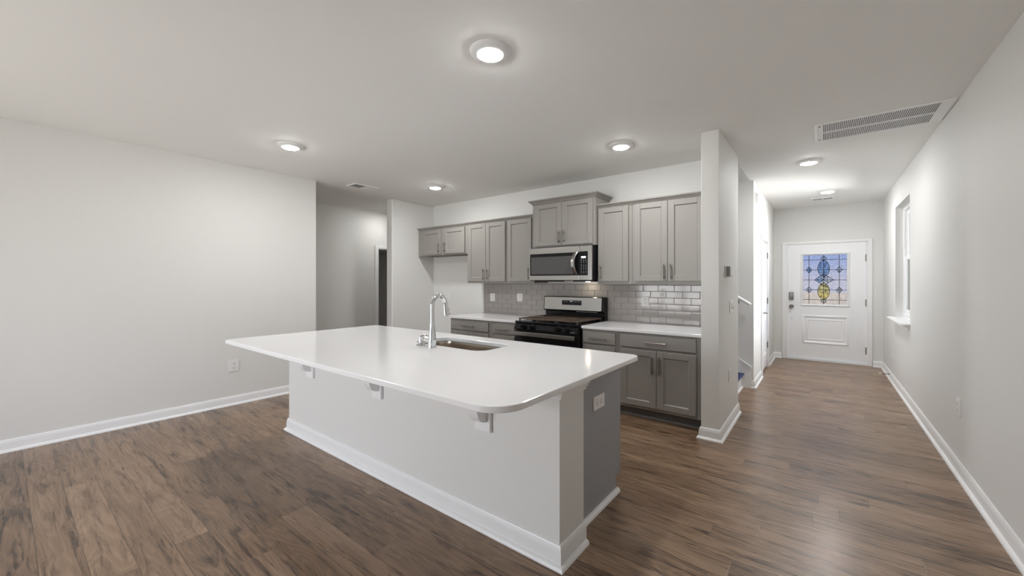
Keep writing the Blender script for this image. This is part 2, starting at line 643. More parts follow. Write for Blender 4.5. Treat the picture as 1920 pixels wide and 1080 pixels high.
# side passage on the left, with closet doorway
CY0, CY1, CZ = 4.475, 5.30, 2.035
w = MB()
w.box(XHL - 0.14, XHL, 1.2, CY0, 0, H)
w.box(XHL - 0.14, XHL, CY1, 5.75, 0, H)
w.box(XHL - 0.14, XHL, CY0, CY1, CZ, H)
struct('wall_passage', w, M['wall'], 'grey wall of the side passage with a cased doorway')
struct('wall_passage_end', MB().box(-6.9, -5.45, 5.75, 5.87, 0, H), M['wall'], 'end wall of the side passage')
struct('wall_passage_near', MB().box(-6.9, -5.45, 1.08, 1.2, 0, H), M['wall'], 'near end wall of the side passage')
w = MB()
w.box(-8.12, -8.0, 3.9, 5.95, 0, H)
w.box(-8.0, XHL - 0.14, 3.9, 4.0, 0, H)
w.box(-8.0, XHL - 0.14, 5.85, 5.95, 0, H)
struct('wall_passage_closet', w, M['wall'], 'inner walls of the small closet off the passage')
# rear wall behind the camera with a wide sliding door opening
SX0, SX1, SZ = -4.7, -1.95, 2.15

w = MB()
w.box(-5.45, SX0, YR - 0.16, YR, 0, H)
w.box(SX1, XR + 0.16, YR - 0.16, YR, 0, H)
w.box(SX0, SX1, YR - 0.16, YR, SZ, H)
struct('wall_rear', w, M['wall'], 'grey rear wall with the sliding glass door')
w = MB()
for x in (SX0, SX1 - 0.06, -3.36, -3.30):
    w.box(x, x + 0.06, YR - 0.11, YR - 0.05, 0.04, SZ, 0.004)
w.box(SX0, SX1, YR - 0.11, YR - 0.05, SZ - 0.06, SZ, 0.004)
w.box(SX0, SX1, YR - 0.11, YR - 0.05, 0.0, 0.06, 0.004)
d3 = struct('door_3', w, M['trim'], 'white framed sliding glass door behind the viewpoint')
MB().box(SX0 + 0.05, SX1 - 0.05, YR - 0.085, YR - 0.08, 0.06, SZ - 0.06).build('glass_pane', M['window_glass'], d3)

w = MB()
for y in (VY0, (VY0 + VY1) / 2 - 0.03, VY1 - 0.06):
    w.box(XR + 0.08, XR + 0.14, y, y + 0.06, VZ0, VZ1, 0.004)
w.box(XR + 0.08, XR + 0.14, VY0, VY1, VZ1 - 0.06, VZ1, 0.004)
w.box(XR + 0.08, XR + 0.14, VY0, VY1, VZ0, VZ0 + 0.06, 0.004)
w.box(XR - 0.08, XR + 0.08, VY0 - 0.05, VY1 + 0.05, VZ0 - 0.022, VZ0, 0.005)
w2 = struct('window_2', w, M['trim'], 'white framed double window in the right wall behind the viewpoint')
MB().box(XR + 0.105, XR + 0.110, VY0 + 0.05, VY1 - 0.05, VZ0 + 0.06, VZ1 - 0.06).build('glass_pane', M['window_glass'], w2)

# ground outside
struct('ground_outside', MB().box(-45, 45, 9.12, 75, -0.3, -0.2).box(1.1, 45, -20, 9.1, -0.3, -0.2).box(-45, 1.1, -30, -3.4, -0.3, -0.2), M['lawn'], 'dry beige ground outside the house')

# ------------------------------------------------------------------ baseboards
BB = [(0, 0), (0.034, 0), (0.034, 0.006), (0.030, 0.014), (0.022, 0.020), (0.016, 0.022), (0.016, 0.072), (0.012, 0.080), (0.011, 0.092), (0.006, 0.1), (0, 0.1)]


def baseboard(name, path, label):
    return struct(name, MB().run(path, BB), M['trim'], label)


baseboard('baseboard_left', [(XL - 0.15, 2.576), (XL, 2.576), (XL, YR)], 'white baseboard along the left wall')
baseboard('baseboard_right', [(XR, YR), (XR, YE), (0.665, YE)], 'white baseboard along the right wall of the hall')
baseboard('baseboard_entry', [(-0.585, YE), (XH, YE), (XH, DY1 + 0.11)], 'white baseboard in the far left corner of the hall')
baseboard('baseboard_hall', [(XH, DY0 - 0.11), (XH, YS1), (-0.82, YS1)], 'short white baseboard between stairs and closet door')
baseboard('baseboard_pillar', [(XH, YS0), (XH, 3.865), (-0.857, 3.865), (-0.857, 3.96)], 'white baseboard wrapping the narrow wall end')
baseboard('baseboard_alcove', [(-4.28, YB), (-5.455, YB), (-5.455, 3.875)], 'white baseboard in the refrigerator alcove')
baseboard('baseboard_passage', [(XHL, CY0 - 0.09), (XHL, 1.2)], 'white baseboard along the side passage')
baseboard('baseboard_rear', [(SX1 + 0.02, YR), (XR, YR)][::1], 'white baseboard on the rear wall')

# casing of the passage closet doorway
w = MB()
cx = XHL + 0.02
w.box(XHL, cx, CY0 - 0.075, CY0, 0, CZ + 0.065, 0.005)
w.box(XHL, cx, CY1, CY1 + 0.075, 0, CZ + 0.065, 0.005)
w.box(XHL, cx, CY0, CY1, CZ, CZ + 0.065, 0.005)
w.box(XHL - 0.14, XHL + 0.004, CY0 - 0.004, CY0 + 0.012, 0, CZ)
w.box(XHL - 0.14, XHL + 0.004, CY1 - 0.012, CY1 + 0.004, 0, CZ)
w.box(XHL - 0.14, XHL + 0.004, CY0, CY1, CZ - 0.012, CZ + 0.004)
struct('trim_1', w, M['trim'], 'white casing round the side passage doorway')

# ------------------------------------------------------------------ front door
w = MB()
w.box(EX0 - 0.078, EX0, YE - 0.022, YE, 0, EZ + 0.035, 0.006, 2)
w.box(EX1, EX1 + 0.06, YE - 0.022, YE, 0, EZ + 0.035, 0.006, 2)
w.box(EX0 - 0.078, EX1 + 0.06, YE - 0.024, YE - 0.001, EZ, EZ + 0.037, 0.006, 2)
w.box(EX0, EX0 + 0.012, YE - 0.018, YE + 0.15, 0, EZ)
w.box(EX1 - 0.012, EX1, YE - 0.018, YE + 0.15, 0, EZ)
w.box(EX0, EX1, YE - 0.018, YE + 0.15, EZ - 0.010, EZ)
w.box(EX0, EX1, YE - 0.03, YE + 0.15, 0, 0.042, 0.004)
struct('trim_2', w, M['trim'], 'white casing and threshold of the front door')

d1 = bpy.data.objects.new('door_1', None)
COL.objects.link(d1)
d1.location = (0.05, YE, 0)
tag(d1, 'white front door with a leaded glass panel', None, None, 'structure')
DX0, DX1, DZ0, DZ1 = EX0 + 0.016, EX1 - 0.016, 0.047, EZ - 0.014
GX0, GX1, GZ0, GZ1 = -0.272, 0.344, 1.0, 1.878
yf = YE + 0.004            # room face of the slab
w = MB()
w.box(DX0, GX0, yf, yf + 0.045, DZ0, DZ1)
w.box(GX1, DX1, yf, yf + 0.045, DZ0, DZ1)
w.box(GX0, GX1, yf, yf + 0.045, GZ1, DZ1)
w.box(GX0, GX1, yf, yf + 0.045, DZ0, GZ0)
w.build('slab', M['door_white'], d1)


def raised_frame(x0, x1, z0, z1, y, wd, d, parent, name, mat):
    """Picture-frame moulding on a face looking to -y."""
    t = MB()
    prof = [(0.0, 0.0), (0.25, 0.7), (0.5, 1.0), (0.8, 0.55), (1.0, 0.0)]
    bm = bmesh.new()
    rings = []
    for sx, sz in ((0, 0), (1, 0), (1, 1), (0, 1)):
        X = x1 if sx else x0
        Z = z1 if sz else z0
        ix = -1 if sx else 1
        iz = -1 if sz else 1
        rings.append([bm.verts.new((X + ix * wd * a, y - d * b, Z + iz * wd * a)) for a, b in prof])
    for i in range(4):
        A, B = rings[i], rings[(i + 1) % 4]
        for j in range(len(prof) - 1):
            bm.faces.new((A[j], A[j + 1], B[j + 1], B[j]))
    bmesh.ops.recalc_face_normals(bm, faces=bm.faces)
    t.merge(bm)
    return t.build(name, mat, parent)


raised_frame(GX0 - 0.035, GX1 + 0.035, GZ0 - 0.035, GZ1 + 0.035, yf, 0.042, 0.022, d1, 'glass_frame', M['door_white'])
raised_frame(-0.285, 0.365, 0.30, 0.815, yf, 0.05, 0.016, d1, 'lower_panel', M['door_white'])
raised_frame(-0.215, 0.295, 0.37, 0.745, yf, 0.03, 0.008, d1, 'lower_panel_field', M['door_white'])
gy = yf + 0.022
gl = MB().box(GX0, GX1, gy, gy + 0.006, GZ0, GZ1).build('leaded_glass', M['art_glass'], d1)


def GP(u, v):       # position on the glass from measured pattern coordinates
    return (-0.272 + (u - 113) / 374.0 * 0.616, 1.878 - (v - 80) / 415.0 * 0.878)


w = MB()
for u in (168, 293, 422):
    x, _ = GP(u, 80)
    w.box(x - 0.004, x + 0.004, gy - 0.004, gy + 0.010, GZ0, GZ1)
for v in (122, 206, 290, 373, 455):
    _, z = GP(113, v)
    w.box(GX0, GX1, gy - 0.004, gy + 0.010, z - 0.004, z + 0.004)
w.build('came_lattice', M['came'], gl)


def gem(name, pts, mat):
    """Bevelled glass jewel: outline with a raised facetted centre, rimmed by lead came."""
    pc = [GP(u, v) for u, v in pts]
    cx = sum(p[0] for p in pc) / len(pc)
    cz = sum(p[1] for p in pc) / len(pc)
    bm = bmesh.new()
    o = [bm.verts.new((x, gy - 0.003, z)) for x, z in pc]
    i_ = [bm.verts.new((cx + (x - cx) * 0.55, gy - 0.013, cz + (z - cz) * 0.55)) for x, z in pc]
    n = len(o)
    for k in range(n):
        bm.faces.new((o[k], o[(k + 1) % n], i_[(k + 1) % n], i_[k]))
    bm.faces.new(i_)
    bmesh.ops.recalc_face_normals(bm, faces=bm.faces)
    t = MB()
    t.merge(bm)
    g = t.build(name, mat, gl, smooth=False)
    e = MB()
    loop = [(x, gy - 0.006, z) for x, z in pc] + [(pc[0][0], gy - 0.006, pc[0][1])]
    for p, q in zip(loop, loop[1:]):
        e.tube([p, q], 0.0048, 6, mi=1)
    me_o = g.data
    b2 = e.bm
    tmp = bpy.data.meshes.new('tmp')
    b2.to_mesh(tmp)
    b2.free()
    bb = bmesh.new()
    bb.from_mesh(me_o)
    n0 = len(bb.faces)
    for v in tmp.vertices:
        pass
    bb2 = bmesh.new()
    bb2.from_mesh(tmp)
    loc = Vector((d1.location.x, d1.location.y, d1.location.z)) + gl.location + g.location
    for v in bb2.verts:
        v.co -= loc
    bb2.to_mesh(tmp)
    bb2.free()
    bb.from_mesh(tmp)
    bb.faces.ensure_lookup_table()
    for f in bb.faces[n0:]:
        f.material_index = 1
    bb.to_mesh(me_o)
    bb.free()
    bpy.data.meshes.remove(tmp)
    me_o.materials.append(M['came'])
    return g


def almond(cu, cv, hw, hh, n=10):
    pts = []
    for k in range(n + 1):
        t = -1 + 2 * k / n
        pts.append((cu + hw * (1 - t * t) ** 0.72, cv + hh * t))
    for k in range(1, n):
        t = 1 - 2 * k / n
        pts.append((cu - hw * (1 - t * t) ** 0.72, cv + hh * t))
    return pts


def half(pts, cu, side):
    return [p for p in pts if (p[0] - cu) * side >= -0.5]


def diamond(cu, cv, hw, hh):
    return [(cu, cv - hh), (cu + hw, cv), (cu, cv + hh), (cu - hw, cv)]


for s_ in (-1, 1):
    gem('bevelled_jewel', half(almond(293, 196, 50, 74), 293, s_), M['bevel_blue'])
    gem('bevelled_jewel', half(almond(293, 384, 50, 74), 293, s_), M['bevel_gold'])
gem('bevelled_jewel', [(293, 240), (333, 262), (293, 288), (255, 262)], M['bevel_clear'])
gem('bevelled_jewel', [(333, 262), (378, 290), (333, 312), (293, 288)], M['bevel_clear'])
gem('bevelled_jewel', [(255, 262), (293, 288), (255, 312), (215, 290)], M['bevel_blue'])
gem('bevelled_jewel', [(293, 288), (333, 312), (293, 342), (255, 312)], M['bevel_clear'])
gem('bevelled_jewel', diamond(293, 112, 26, 22), M['bevel_clear'])
gem('bevelled_jewel', diamond(293, 466, 24, 20), M['bevel_clear'])
for u, v in ((168, 206), (422, 206), (168, 373), (422, 373)):
    gem('bevelled_jewel', diamond(u, v, 25, 26), M['bevel_clear'] if u + v > 400 else M['bevel_blue'])

# door furniture
w = MB()
w.box(-0.475, -0.405, yf - 0.028, yf, 1.075, 1.215, 0.008, 2)
lk = w.build('keypad_deadbolt', M['nickel'], d1)
MB().box(-0.468, -0.412, yf - 0.032, yf - 0.026, 1.135, 1.205, 0.003).build('keypad', M['grey_plastic'], lk)
MB().lathe([(0.0, -0.05), (0.018, -0.05), (0.022, -0.04), (0.022, -0.028), (0.0, -0.026)], (-0.44, yf, 1.10), 20, axis='y').build('turn_knob', M['nickel'], lk)
w = MB()
w.lathe([(0, -0.010), (0.036, -0.010), (0.036, 0.0), (0.0, 0.0)], (-0.44, yf, 0.955), 24, axis='y')
w.lathe([(0.0, -0.075), (0.022, -0.074), (0.033, -0.060), (0.032, -0.045), (0.016, -0.034), (0.013, -0.008), (0.0, -0.008)], (-0.44, yf, 0.955), 24, axis='y')
w.build('door_knob', M['nickel'], d1)
MB().lathe([(0.0, -0.006), (0.007, -0.005), (0.009, 0.0), (0.0, 0.0)], (-0.43, yf, 0.74), 12, axis='y').build('screw_cap', M['grey_plastic'], d1)
for z in (1.80, 1.05, 0.25):
    w = MB()
    w.box(DX1 - 0.012, DX1 + 0.010, yf - 0.012, yf + 0.002, z - 0.055, z + 0.055, 0.003)
    w.tube([(DX1, yf - 0.012, z - 0.06), (DX1, yf - 0.012, z + 0.06)], 0.008, 10)
    w.build('hinge', M['nickel'], d1)

# ------------------------------------------------------------------ closet door in the hall
w = MB()
w.box(XH, XH + 0.018, DY0 - 0.09, DY0, 0, DZ + 0.07, 0.005)
w.box(XH, XH + 0.018, DY1, DY1 + 0.09, 0, DZ + 0.07, 0.005)
w.box(XH, XH + 0.018, DY0, DY1, DZ, DZ + 0.07, 0.005)
struct('trim_3', w, M['trim'], 'white casing of the hall closet door')
d2 = bpy.data.objects.new('door_2', None)
COL.objects.link(d2)
d2.location = (XH, (DY0 + DY1) / 2, 0)
tag(d2, 'white two-panel closet door on the left of the hall', None, None, 'structure')
MB().box(XH - 0.045, XH - 0.004, DY0 + 0.004, DY1 - 0.004, 0.035, DZ - 0.004, 0.002).build('slab', M['door_white'], d2)


def panel_x(y0, y1, z0, z1, x, wd, d, parent, name, mat):
    t = MB()
    prof = [(0.0, 0.0), (0.25, 0.7), (0.5, 1.0), (0.8, 0.55), (1.0, 0.0)]
    bm = bmesh.new()
    rings = []
    for sy, sz in ((0, 0), (1, 0), (1, 1), (0, 1)):
        Y = y1 if sy else y0
        Z = z1 if sz else z0
        rings.append([bm.verts.new((x + d * b, Y + (-1 if sy else 1) * wd * a, Z + (-1 if sz else 1) * wd * a)) for a, b in prof])
    for i in range(4):
        A, B = rings[i], rings[(i + 1) % 4]
        for j in range(len(prof) - 1):
            bm.faces.new((A[j], A[j + 1], B[j + 1], B[j]))
    bmesh.ops.recalc_face_normals(bm, faces=bm.faces)
    t.merge(bm)
    return t.build(name, mat, parent)


panel_x(DY0 + 0.13, DY1 - 0.13, 1.03, 1.90, XH - 0.004, 0.04, 0.012, d2, 'upper_panel', M['door_white'])
panel_x(DY0 + 0.13, DY1 - 0.13, 0.24, 0.82, XH - 0.004, 0.04, 0.012, d2, 'lower_panel', M['door_white'])
w = MB()
w.lathe([(0, 0.0), (0.034, 0.0), (0.034, 0.010), (0.0, 0.012)], (XH - 0.004, DY0 + 0.08, 0.93), 20, axis='x')
w.tube([(XH, DY0 + 0.08, 0.93), (XH + 0.055, DY0 + 0.08, 0.93)], 0.010, 10)
w.tube([(XH + 0.055, DY0 + 0.07, 0.93), (XH + 0.058, DY0 + 0.14, 0.928), (XH + 0.05, DY0 + 0.22, 0.922)], [0.011, 0.010, 0.008], 10)
w.build('lever_handle', M['nickel'], d2)
for z in (1.83, 1.09, 0.37):
    w = MB()
    w.box(XH - 0.004, XH + 0.006, DY1 - 0.016, DY1 + 0.004, z - 0.045, z + 0.045, 0.002)
    w.tube([(XH + 0.008, DY1, z - 0.05), (XH + 0.008, DY1, z + 0.05)], 0.008, 10)
    if z > 1.5:
        w.tube([(XH + 0.01, DY1 + 0.002, z + 0.05), (XH + 0.05, DY1 + 0.03, z + 0.055)], 0.004, 8)
        w.tube([(XH + 0.05, DY1 + 0.03, z + 0.055), (XH + 0.06, DY1 + 0.037, z + 0.056)], 0.009, 8)
    w.build('hinge', M['nickel'], d2)

# ------------------------------------------------------------------ hall window
w = MB()
fx0, fx1 = 0.868, 0.945
fw = 0.05
w.box(fx0, fx1, WY0, WY0 + fw, WZ0, WZ1, 0.004)
w.box(fx0, fx1, WY1 - fw, WY1, WZ0, WZ1, 0.004)
w.box(fx0, fx1, WY0 + fw, WY1 - fw, WZ1 - 0.05, WZ1, 0.004)
w.box(fx0, fx1, WY0 + fw, WY1 - fw, WZ0, WZ0 + 0.06, 0.004)
win = struct('window_1', w, M['trim'], 'white framed sash window in the hall wall')
for z0, z1, xo in ((WZ0 + 0.06, 1.74, 0.0), (1.70, WZ1 - 0.05, 0.022)):
    w = MB()
    a0, a1 = WY0 + fw, WY1 - fw
    X0, X1 = fx0 + 0.012 + xo, fx0 + 0.036 + xo
    w.box(X0, X1, a0, a0 + 0.04, z0, z1, 0.003)
    w.box(X0, X1, a1 - 0.04, a1, z0, z1, 0.003)
    w.box(X0, X1, a0 + 0.04, a1 - 0.04, z0, z0 + 0.045, 0.003)
    w.box(X0, X1, a0 + 0.04, a1 - 0.04, z1 - 0.045, z1, 0.003)
    s_ = w.build('sash', M['trim'], win)
    MB().box(X0 + 0.010, X0 + 0.014, a0 + 0.04, a1 - 0.04, z0 + 0.045, z1 - 0.045).build('pane', M['window_glass'], s_)
w = MB()
w.box(0.705, 0.868, WY0 - 0.05, WY1 + 0.06, WZ0 - 0.022, WZ0, 0.006, 2)
w.build('window_stool', M['trim'], win)
w = MB()
w.prism([(0.79, WZ0 - 0.022), (0.755, WZ0 - 0.022), (0.77, WZ0 - 0.05), (0.772, WZ0 - 0.075), (0.79, WZ0 - 0.078)], 'y', WY0 - 0.02, WY1 + 0.03)
w.build('apron', M['trim'], win)

# ------------------------------------------------------------------ staircase
st = thing('staircase', (-1.6, (YS0 + YS1) / 2, 0), 'staircase with navy blue treads and white risers off the hall', 'staircase')
RISE, RUN = 0.19, 0.285
sy0, sy1 = YS0 + 0.039, YS1 - 0.039
for i in range(8):
    x = -0.84 - i * RUN
    z = RISE * i
    w = MB().box(x - 0.02, x, sy0, sy1, z, z + RISE - 0.02)
    if i == 0:
        w.run([(x, sy1), (x, sy0)], [(0, 0), (0.02, 0), (0.018, 0.012), (0.008, 0.02), (0, 0.02)])
    w.build('riser', M['trim'], st)
    MB().box(x - RUN - 0.0, x + 0.03, sy0, sy1, z + RISE - 0.022, z + RISE, 0.008, 2).build('tread', M['navy'], st)
x1 = -0.845 - 8 * RUN
for ya, yb in ((YS1 - 0.038, YS1 - 0.004), (YS0 + 0.004, YS0 + 0.038)):
    sl = RISE / RUN
    w = MB().prism([(-0.735, 0.0), (-0.735, 0.27), (x1, 0.27 + sl * (-0.735 - x1)), (x1, max(0.0, sl * (-0.85 - x1) - 0.25)), (-1.25, 0.0)], 'y', ya, yb)
    w.prism([(-0.73, 0.262), (-0.73, 0.285), (x1, 0.285 + sl * (-0.735 - x1)), (x1, 0.262 + sl * (-0.735 - x1))], 'y', ya - (0.010 if ya > 5.5 else 0), yb + (0 if ya > 5.5 else 0.010))
    w.build('skirt_board', M['trim'], st)
hr = thing('handrail', (-1.0, YS1, 1.2), 'white round handrail on the stairwell wall', 'handrail')
yr = YS1 - 0.075
w = MB()
w.tube([(-0.735, yr, 1.10), (-0.745, yr, 1.106), (-2.6, yr, 1.106 + 1.855 * 0.655)], [0.017, 0.021, 0.021], 14)
w.build('rail', M['trim'], hr)
for x in (-0.90, -2.0):
    z = 1.10 + (-0.745 - x) * 0.655
    w = MB()
    w.tube([(x, yr, z - 0.015), (x, yr + 0.02, z - 0.06), (x, YS1, z - 0.07)], 0.007, 8)
    w.lathe([(0, -0.008), (0.026, -0.008), (0.028, 0), (0, 0)], (x, YS1, z - 0.07), 16, axis='y')
    w.build('bracket', M['nickel'], hr)


# ================================================================== cabinets
def bar_pull(parent, x, z, y, vertical, length):
    """Slim bar pull standing off a face that looks to -y."""
    w = MB()
    off = 0.036
    h = length / 2
    if vertical:
        a, b = (x, y - off, z - h), (x, y - off, z + h)
        posts = [(x, z - h * 0.68), (x, z + h * 0.68)]
    else:
        a, b = (x - h, y - off, z), (x + h, y - off, z)
        posts = [(x - h * 0.68, z), (x + h * 0.68, z)]
    w.tube([a, b], 0.0075, 12)
    for px, pz in posts:
        w.tube([(px, y + 0.001, pz), (px, y - off, pz)], 0.0055, 10)
    return w.build('handle', M['nickel'], parent)


def shaker_door(parent, x0, x1, z0, z1, yf, handle, fwx=0.066, fwz=0.058, t=0.022):
    """Five-piece door: stiles, rails and a recessed flat panel. yf = the frame face the door lies on."""
    y0, y1 = yf - t, yf
    w = MB((x0, y0, z0))
    b = 0.0025
    w.box(x0, x0 + fwx, y0, y1, z0, z1, b)
    w.box(x1 - fwx, x1, y0, y1, z0, z1, b)
    w.box(x0 + fwx, x1 - fwx, y0, y1, z1 - fwz, z1, b)
    w.box(x0 + fwx, x1 - fwx, y0, y1, z0, z0 + fwz, b)
    # sloped sticking and panel
    bm = bmesh.new()
    O = [(x0 + fwx, z0 + fwz), (x1 - fwx, z0 + fwz), (x1 - fwx, z1 - fwz), (x0 + fwx, z1 - fwz)]
    I = [(x0 + fwx + 0.008, z0 + fwz + 0.007), (x1 - fwx - 0.008, z0 + fwz + 0.007), (x1 - fwx - 0.008, z1 - fwz - 0.007), (x0 + fwx + 0.008, z1 - fwz - 0.007)]
    vo = [bm.verts.new((x, y0 + 0.003, z)) for x, z in O]
    vi = [bm.verts.new((x, y0 + 0.013, z)) for x, z in I]
    for k in range(4):
        bm.faces.new((vo[k], vo[(k + 1) % 4], vi[(k + 1) % 4], vi[k]))
    bm.faces.new(vi)
    bmesh.ops.recalc_face_normals(bm, faces=bm.faces)
    if sum(f.normal.y for f in bm.faces) > 0:
        bmesh.ops.reverse_faces(bm, faces=bm.faces)
    w.merge(bm)
    d = w.build('door', M['cab'], parent)
    if handle:
        side, hz, ln = handle
        hx = x0 + 0.034 if side == 'L' else x1 - 0.034
        bar_pull(d, hx, hz, y0, True, ln)
    return d


def drawer_front(parent, x0, x1, z0, z1, yf, handle=True, t=0.022, ln=0.215):
    w = MB((x0, yf - t, z0))
    w.box(x0, x1, yf - t, yf, z0, z1, 0.005, 2)
    d = w.build('drawer', M['cab'], parent)
    if handle:
        bar_pull(d, (x0 + x1) / 2, (z0 + z1) / 2 - 0.004, yf - t, False, ln)
    return d


def carcass(parent, x0, x1, z0, z1, yf, yb, under=True):
    w = MB()
    w.box(x0, x1, yf, yb, z0 + (0.004 if under else 0), z1, 0.0015)
    if under:
        w.box(x0 + 0.012, x1 - 0.012, yf + 0.03, yb - 0.003, z0 + 0.001, z0 + 0.006, mi=1)
        w.box(x0, x1, yf, yf + 0.028, z0 - 0.002, z0 + 0.006, 0.0015)
    return w.build('carcass', [M['cab'], M['under']], parent)


UF = 4.407            # face frame of the wall cabinets
UB = YB
UPG = 'grey wall cabinets above the counter'
ut0, ut1 = 1.385, 2.30

k = thing('wall_cabinet', (-4.83, UB, 1.83), 'short grey two-door wall cabinet over the empty refrigerator alcove', 'cabinet', UPG)
carcass(k, -5.372, -4.292, 1.833, ut1 - 0.02, UF, UB)
shaker_door(k, -5.333, -4.878, 1.85, 2.248, UF, ('R', 1.955, 0.155))
shaker_door(k, -4.806, -4.338, 1.85, 2.248, UF, ('L', 1.955, 0.155))
# filler strip to the alcove side wall
MB().box(-5.455, -5.372, UF, UF + 0.02, 1.827, ut1 - 0.02).build('filler_strip', M['cab'], k)

k = thing('wall_cabinet', (-3.9, UB, ut0), 'tall grey two-door wall cabinet to the right of the alcove', 'cabinet', UPG)
carcass(k, -4.290, -3.518, ut0, ut1 - 0.02, UF, UB)
shaker_door(k, -4.268, -3.906, 1.408, 2.262, UF, ('R', 1.51, 0.165))
shaker_door(k, -3.902, -3.538, 1.408, 2.262, UF, ('L', 1.51, 0.165))

k = thing('wall_cabinet', (-3.28, UB, ut0), 'single-door grey wall cabinet directly left of the microwave', 'cabinet', UPG)
carcass(k, -3.516, -3.048, ut0, ut1 - 0.02, UF, UB)
shaker_door(k, -3.498, -3.085, 1.408, 2.262, UF, ('R', 1.51, 0.165))

k = thing('wall_cabinet', (-2.58, UB, 1.84), 'grey two-door wall cabinet above the microwave with its own crown', 'cabinet', UPG)
MF = 4.347
carcass(k, -3.030, -2.125, 1.842, 2.43, MF, UB)
shaker_door(k, -2.985, -2.580, 1.862, 2.404, MF, ('R', 1.965, 0.155))
shaker_door(k, -2.576, -2.154, 1.862, 2.404, MF, ('L', 1.965, 0.155))
CROWN = [(0, 0), (0.006, 0.0), (0.010, 0.010), (0.024, 0.024), (0.040, 0.040), (0.046, 0.042), (0.048, 0.056), (0, 0.056)]


def crown(path, z, sc=1.0):
    return MB().run(path, [(o * sc, z + h * sc) for o, h in CROWN])


crown([(-2.125, UB), (-2.125, MF), (-3.030, MF), (-3.030, UB)], 2.412).box(-3.03, -2.125, MF, UB, 2.43, 2.466).build('crown_moulding', M['cab'], k)

k = thing('wall_cabinet', (-1.92, UB, ut0), 'single-door grey wall cabinet directly right of the microwave', 'cabinet', UPG)
carcass(k, -2.123, -1.700, ut0 - 0.008, ut1 - 0.01, UF, UB)
shaker_door(k, -2.110, -1.738, 1.408, 2.272, UF, ('L', 1.51, 0.165))

k = thing('wall_cabinet', (-1.28, UB, ut0), 'grey two-door wall cabinet at the right end by the wall end', 'cabinet', UPG)
carcass(k, -1.698, -0.859, ut0 - 0.008, ut1 - 0.01, UF, UB)
shaker_door(k, -1.668, -1.305, 1.408, 2.272, UF, ('R', 1.51, 0.165))
shaker_door(k, -1.301, -0.940, 1.408, 2.272, UF, ('L', 1.51, 0.165))

o = crown([(-3.032, UF), (-5.45, UF)], 2.262, 0.8).box(-5.45, -3.032, UF, UB, 2.281, 2.305).build('cabinet_crown_moulding', M['cab'])
tag(o, 'long grey crown moulding on the wall cabinets left of the microwave', 'moulding', 'crown mouldings on the wall cabinets')
o = crown([(-0.859, UF), (-2.123, UF)], 2.272, 0.9).box(-2.123, -0.859, UF, UB, 2.29, 2.320).build('cabinet_crown_moulding', M['cab'])
tag(o, 'grey crown moulding on the wall cabinets right of the microwave', 'moulding', 'crown mouldings on the wall cabinets')

# base cabinets
BF = 4.022
BG = 'grey base cabinets along the kitchen wall'


def base_cabinet(x0, x1, label, fronts):
    k = thing('base_cabinet', ((x0 + x1) / 2, YB, 0), label, 'cabinet', BG)
    MB().box(x0, x1, BF, YB - 0.004, 0.105, 0.878, 0.0015).build('carcass', M['cab'], k)
    MB().box(x0, x1, BF + 0.085, YB - 0.004, 0.0, 0.105).run([(x1, BF + 0.085), (x0, BF + 0.085)], [(0, 0), (0.018, 0), (0.016, 0.012), (0.006, 0.018), (0, 0.018)]).build('toe_kick', M['cab_dark'], k)
    for f in fronts:
        if f[0] == 'w':
            drawer_front(k, f[1], f[2], f[3], f[4], BF)
        else:
            shaker_door(k, f[1], f[2], f[3], f[4], BF, (f[5], 0.565, 0.175))
    return k


base_cabinet(-4.255, -3.481, 'wide grey base cabinet at the left end of the counter run',
             [('w', -4.222, -3.517, 0.726, 0.852), ('d', -4.222, -3.872, 0.14, 0.702, 'R'), ('d', -3.868, -3.517, 0.14, 0.702, 'L')])
base_cabinet(-3.479, -3.052, 'narrow grey drawer base cabinet left of the range',
             [('w', -3.447, -3.076, 0.726, 0.852), ('d', -3.447, -3.076, 0.14, 0.702, 'L')])
base_cabinet(-2.125, -1.701, 'narrow grey drawer base cabinet right of the range',
             [('w', -2.107, -1.728, 0.728, 0.852), ('d', -2.107, -1.728, 0.14, 0.704, 'R')])
base_cabinet(-1.699, -0.859, 'wide grey two-door base cabinet beside the narrow wall end',
             [('w', -1.672, -0.930, 0.730, 0.858), ('d', -1.672, -1.299, 0.135, 0.706, 'R'), ('d', -1.295, -0.930, 0.135, 0.706, 'L')])


def rounded_rect(x0, x1, y0, y1, r, n=8):
    rs = r if isinstance(r, (list, tuple)) else [r] * 4
    pts = []
    for (cx, cy, a0), rr in zip(((x0, y0, PI), (x1, y0, 1.5 * PI), (x1, y1, 0), (x0, y1, 0.5 * PI)), rs):
        ox = cx + (rr if cx == x0 else -rr)
        oy = cy + (rr if cy == y0 else -rr)
        for k in range(n + 1):
            a = a0 + PI / 2 * k / n
            pts.append((ox + rr * math.cos(a), oy + rr * math.sin(a)))
    return pts


CF = 4.0
o = MB().prism(rounded_rect(-4.262, -3.042, CF - 0.005, YB - 0.001, 0.003), 'z', 0.88, 0.91, bev=0.003).build('countertop', M['quartz'], angle=18)
tag(o, 'white quartz countertop left of the range', 'countertop', 'white countertops along the kitchen wall')
o = MB().prism(rounded_rect(-2.128, -0.859, CF - 0.005, YB - 0.001, 0.003), 'z', 0.88, 0.91, bev=0.003).build('countertop', M['quartz'], angle=18)
tag(o, 'white quartz countertop right of the range', 'countertop', 'white countertops along the kitchen wall')

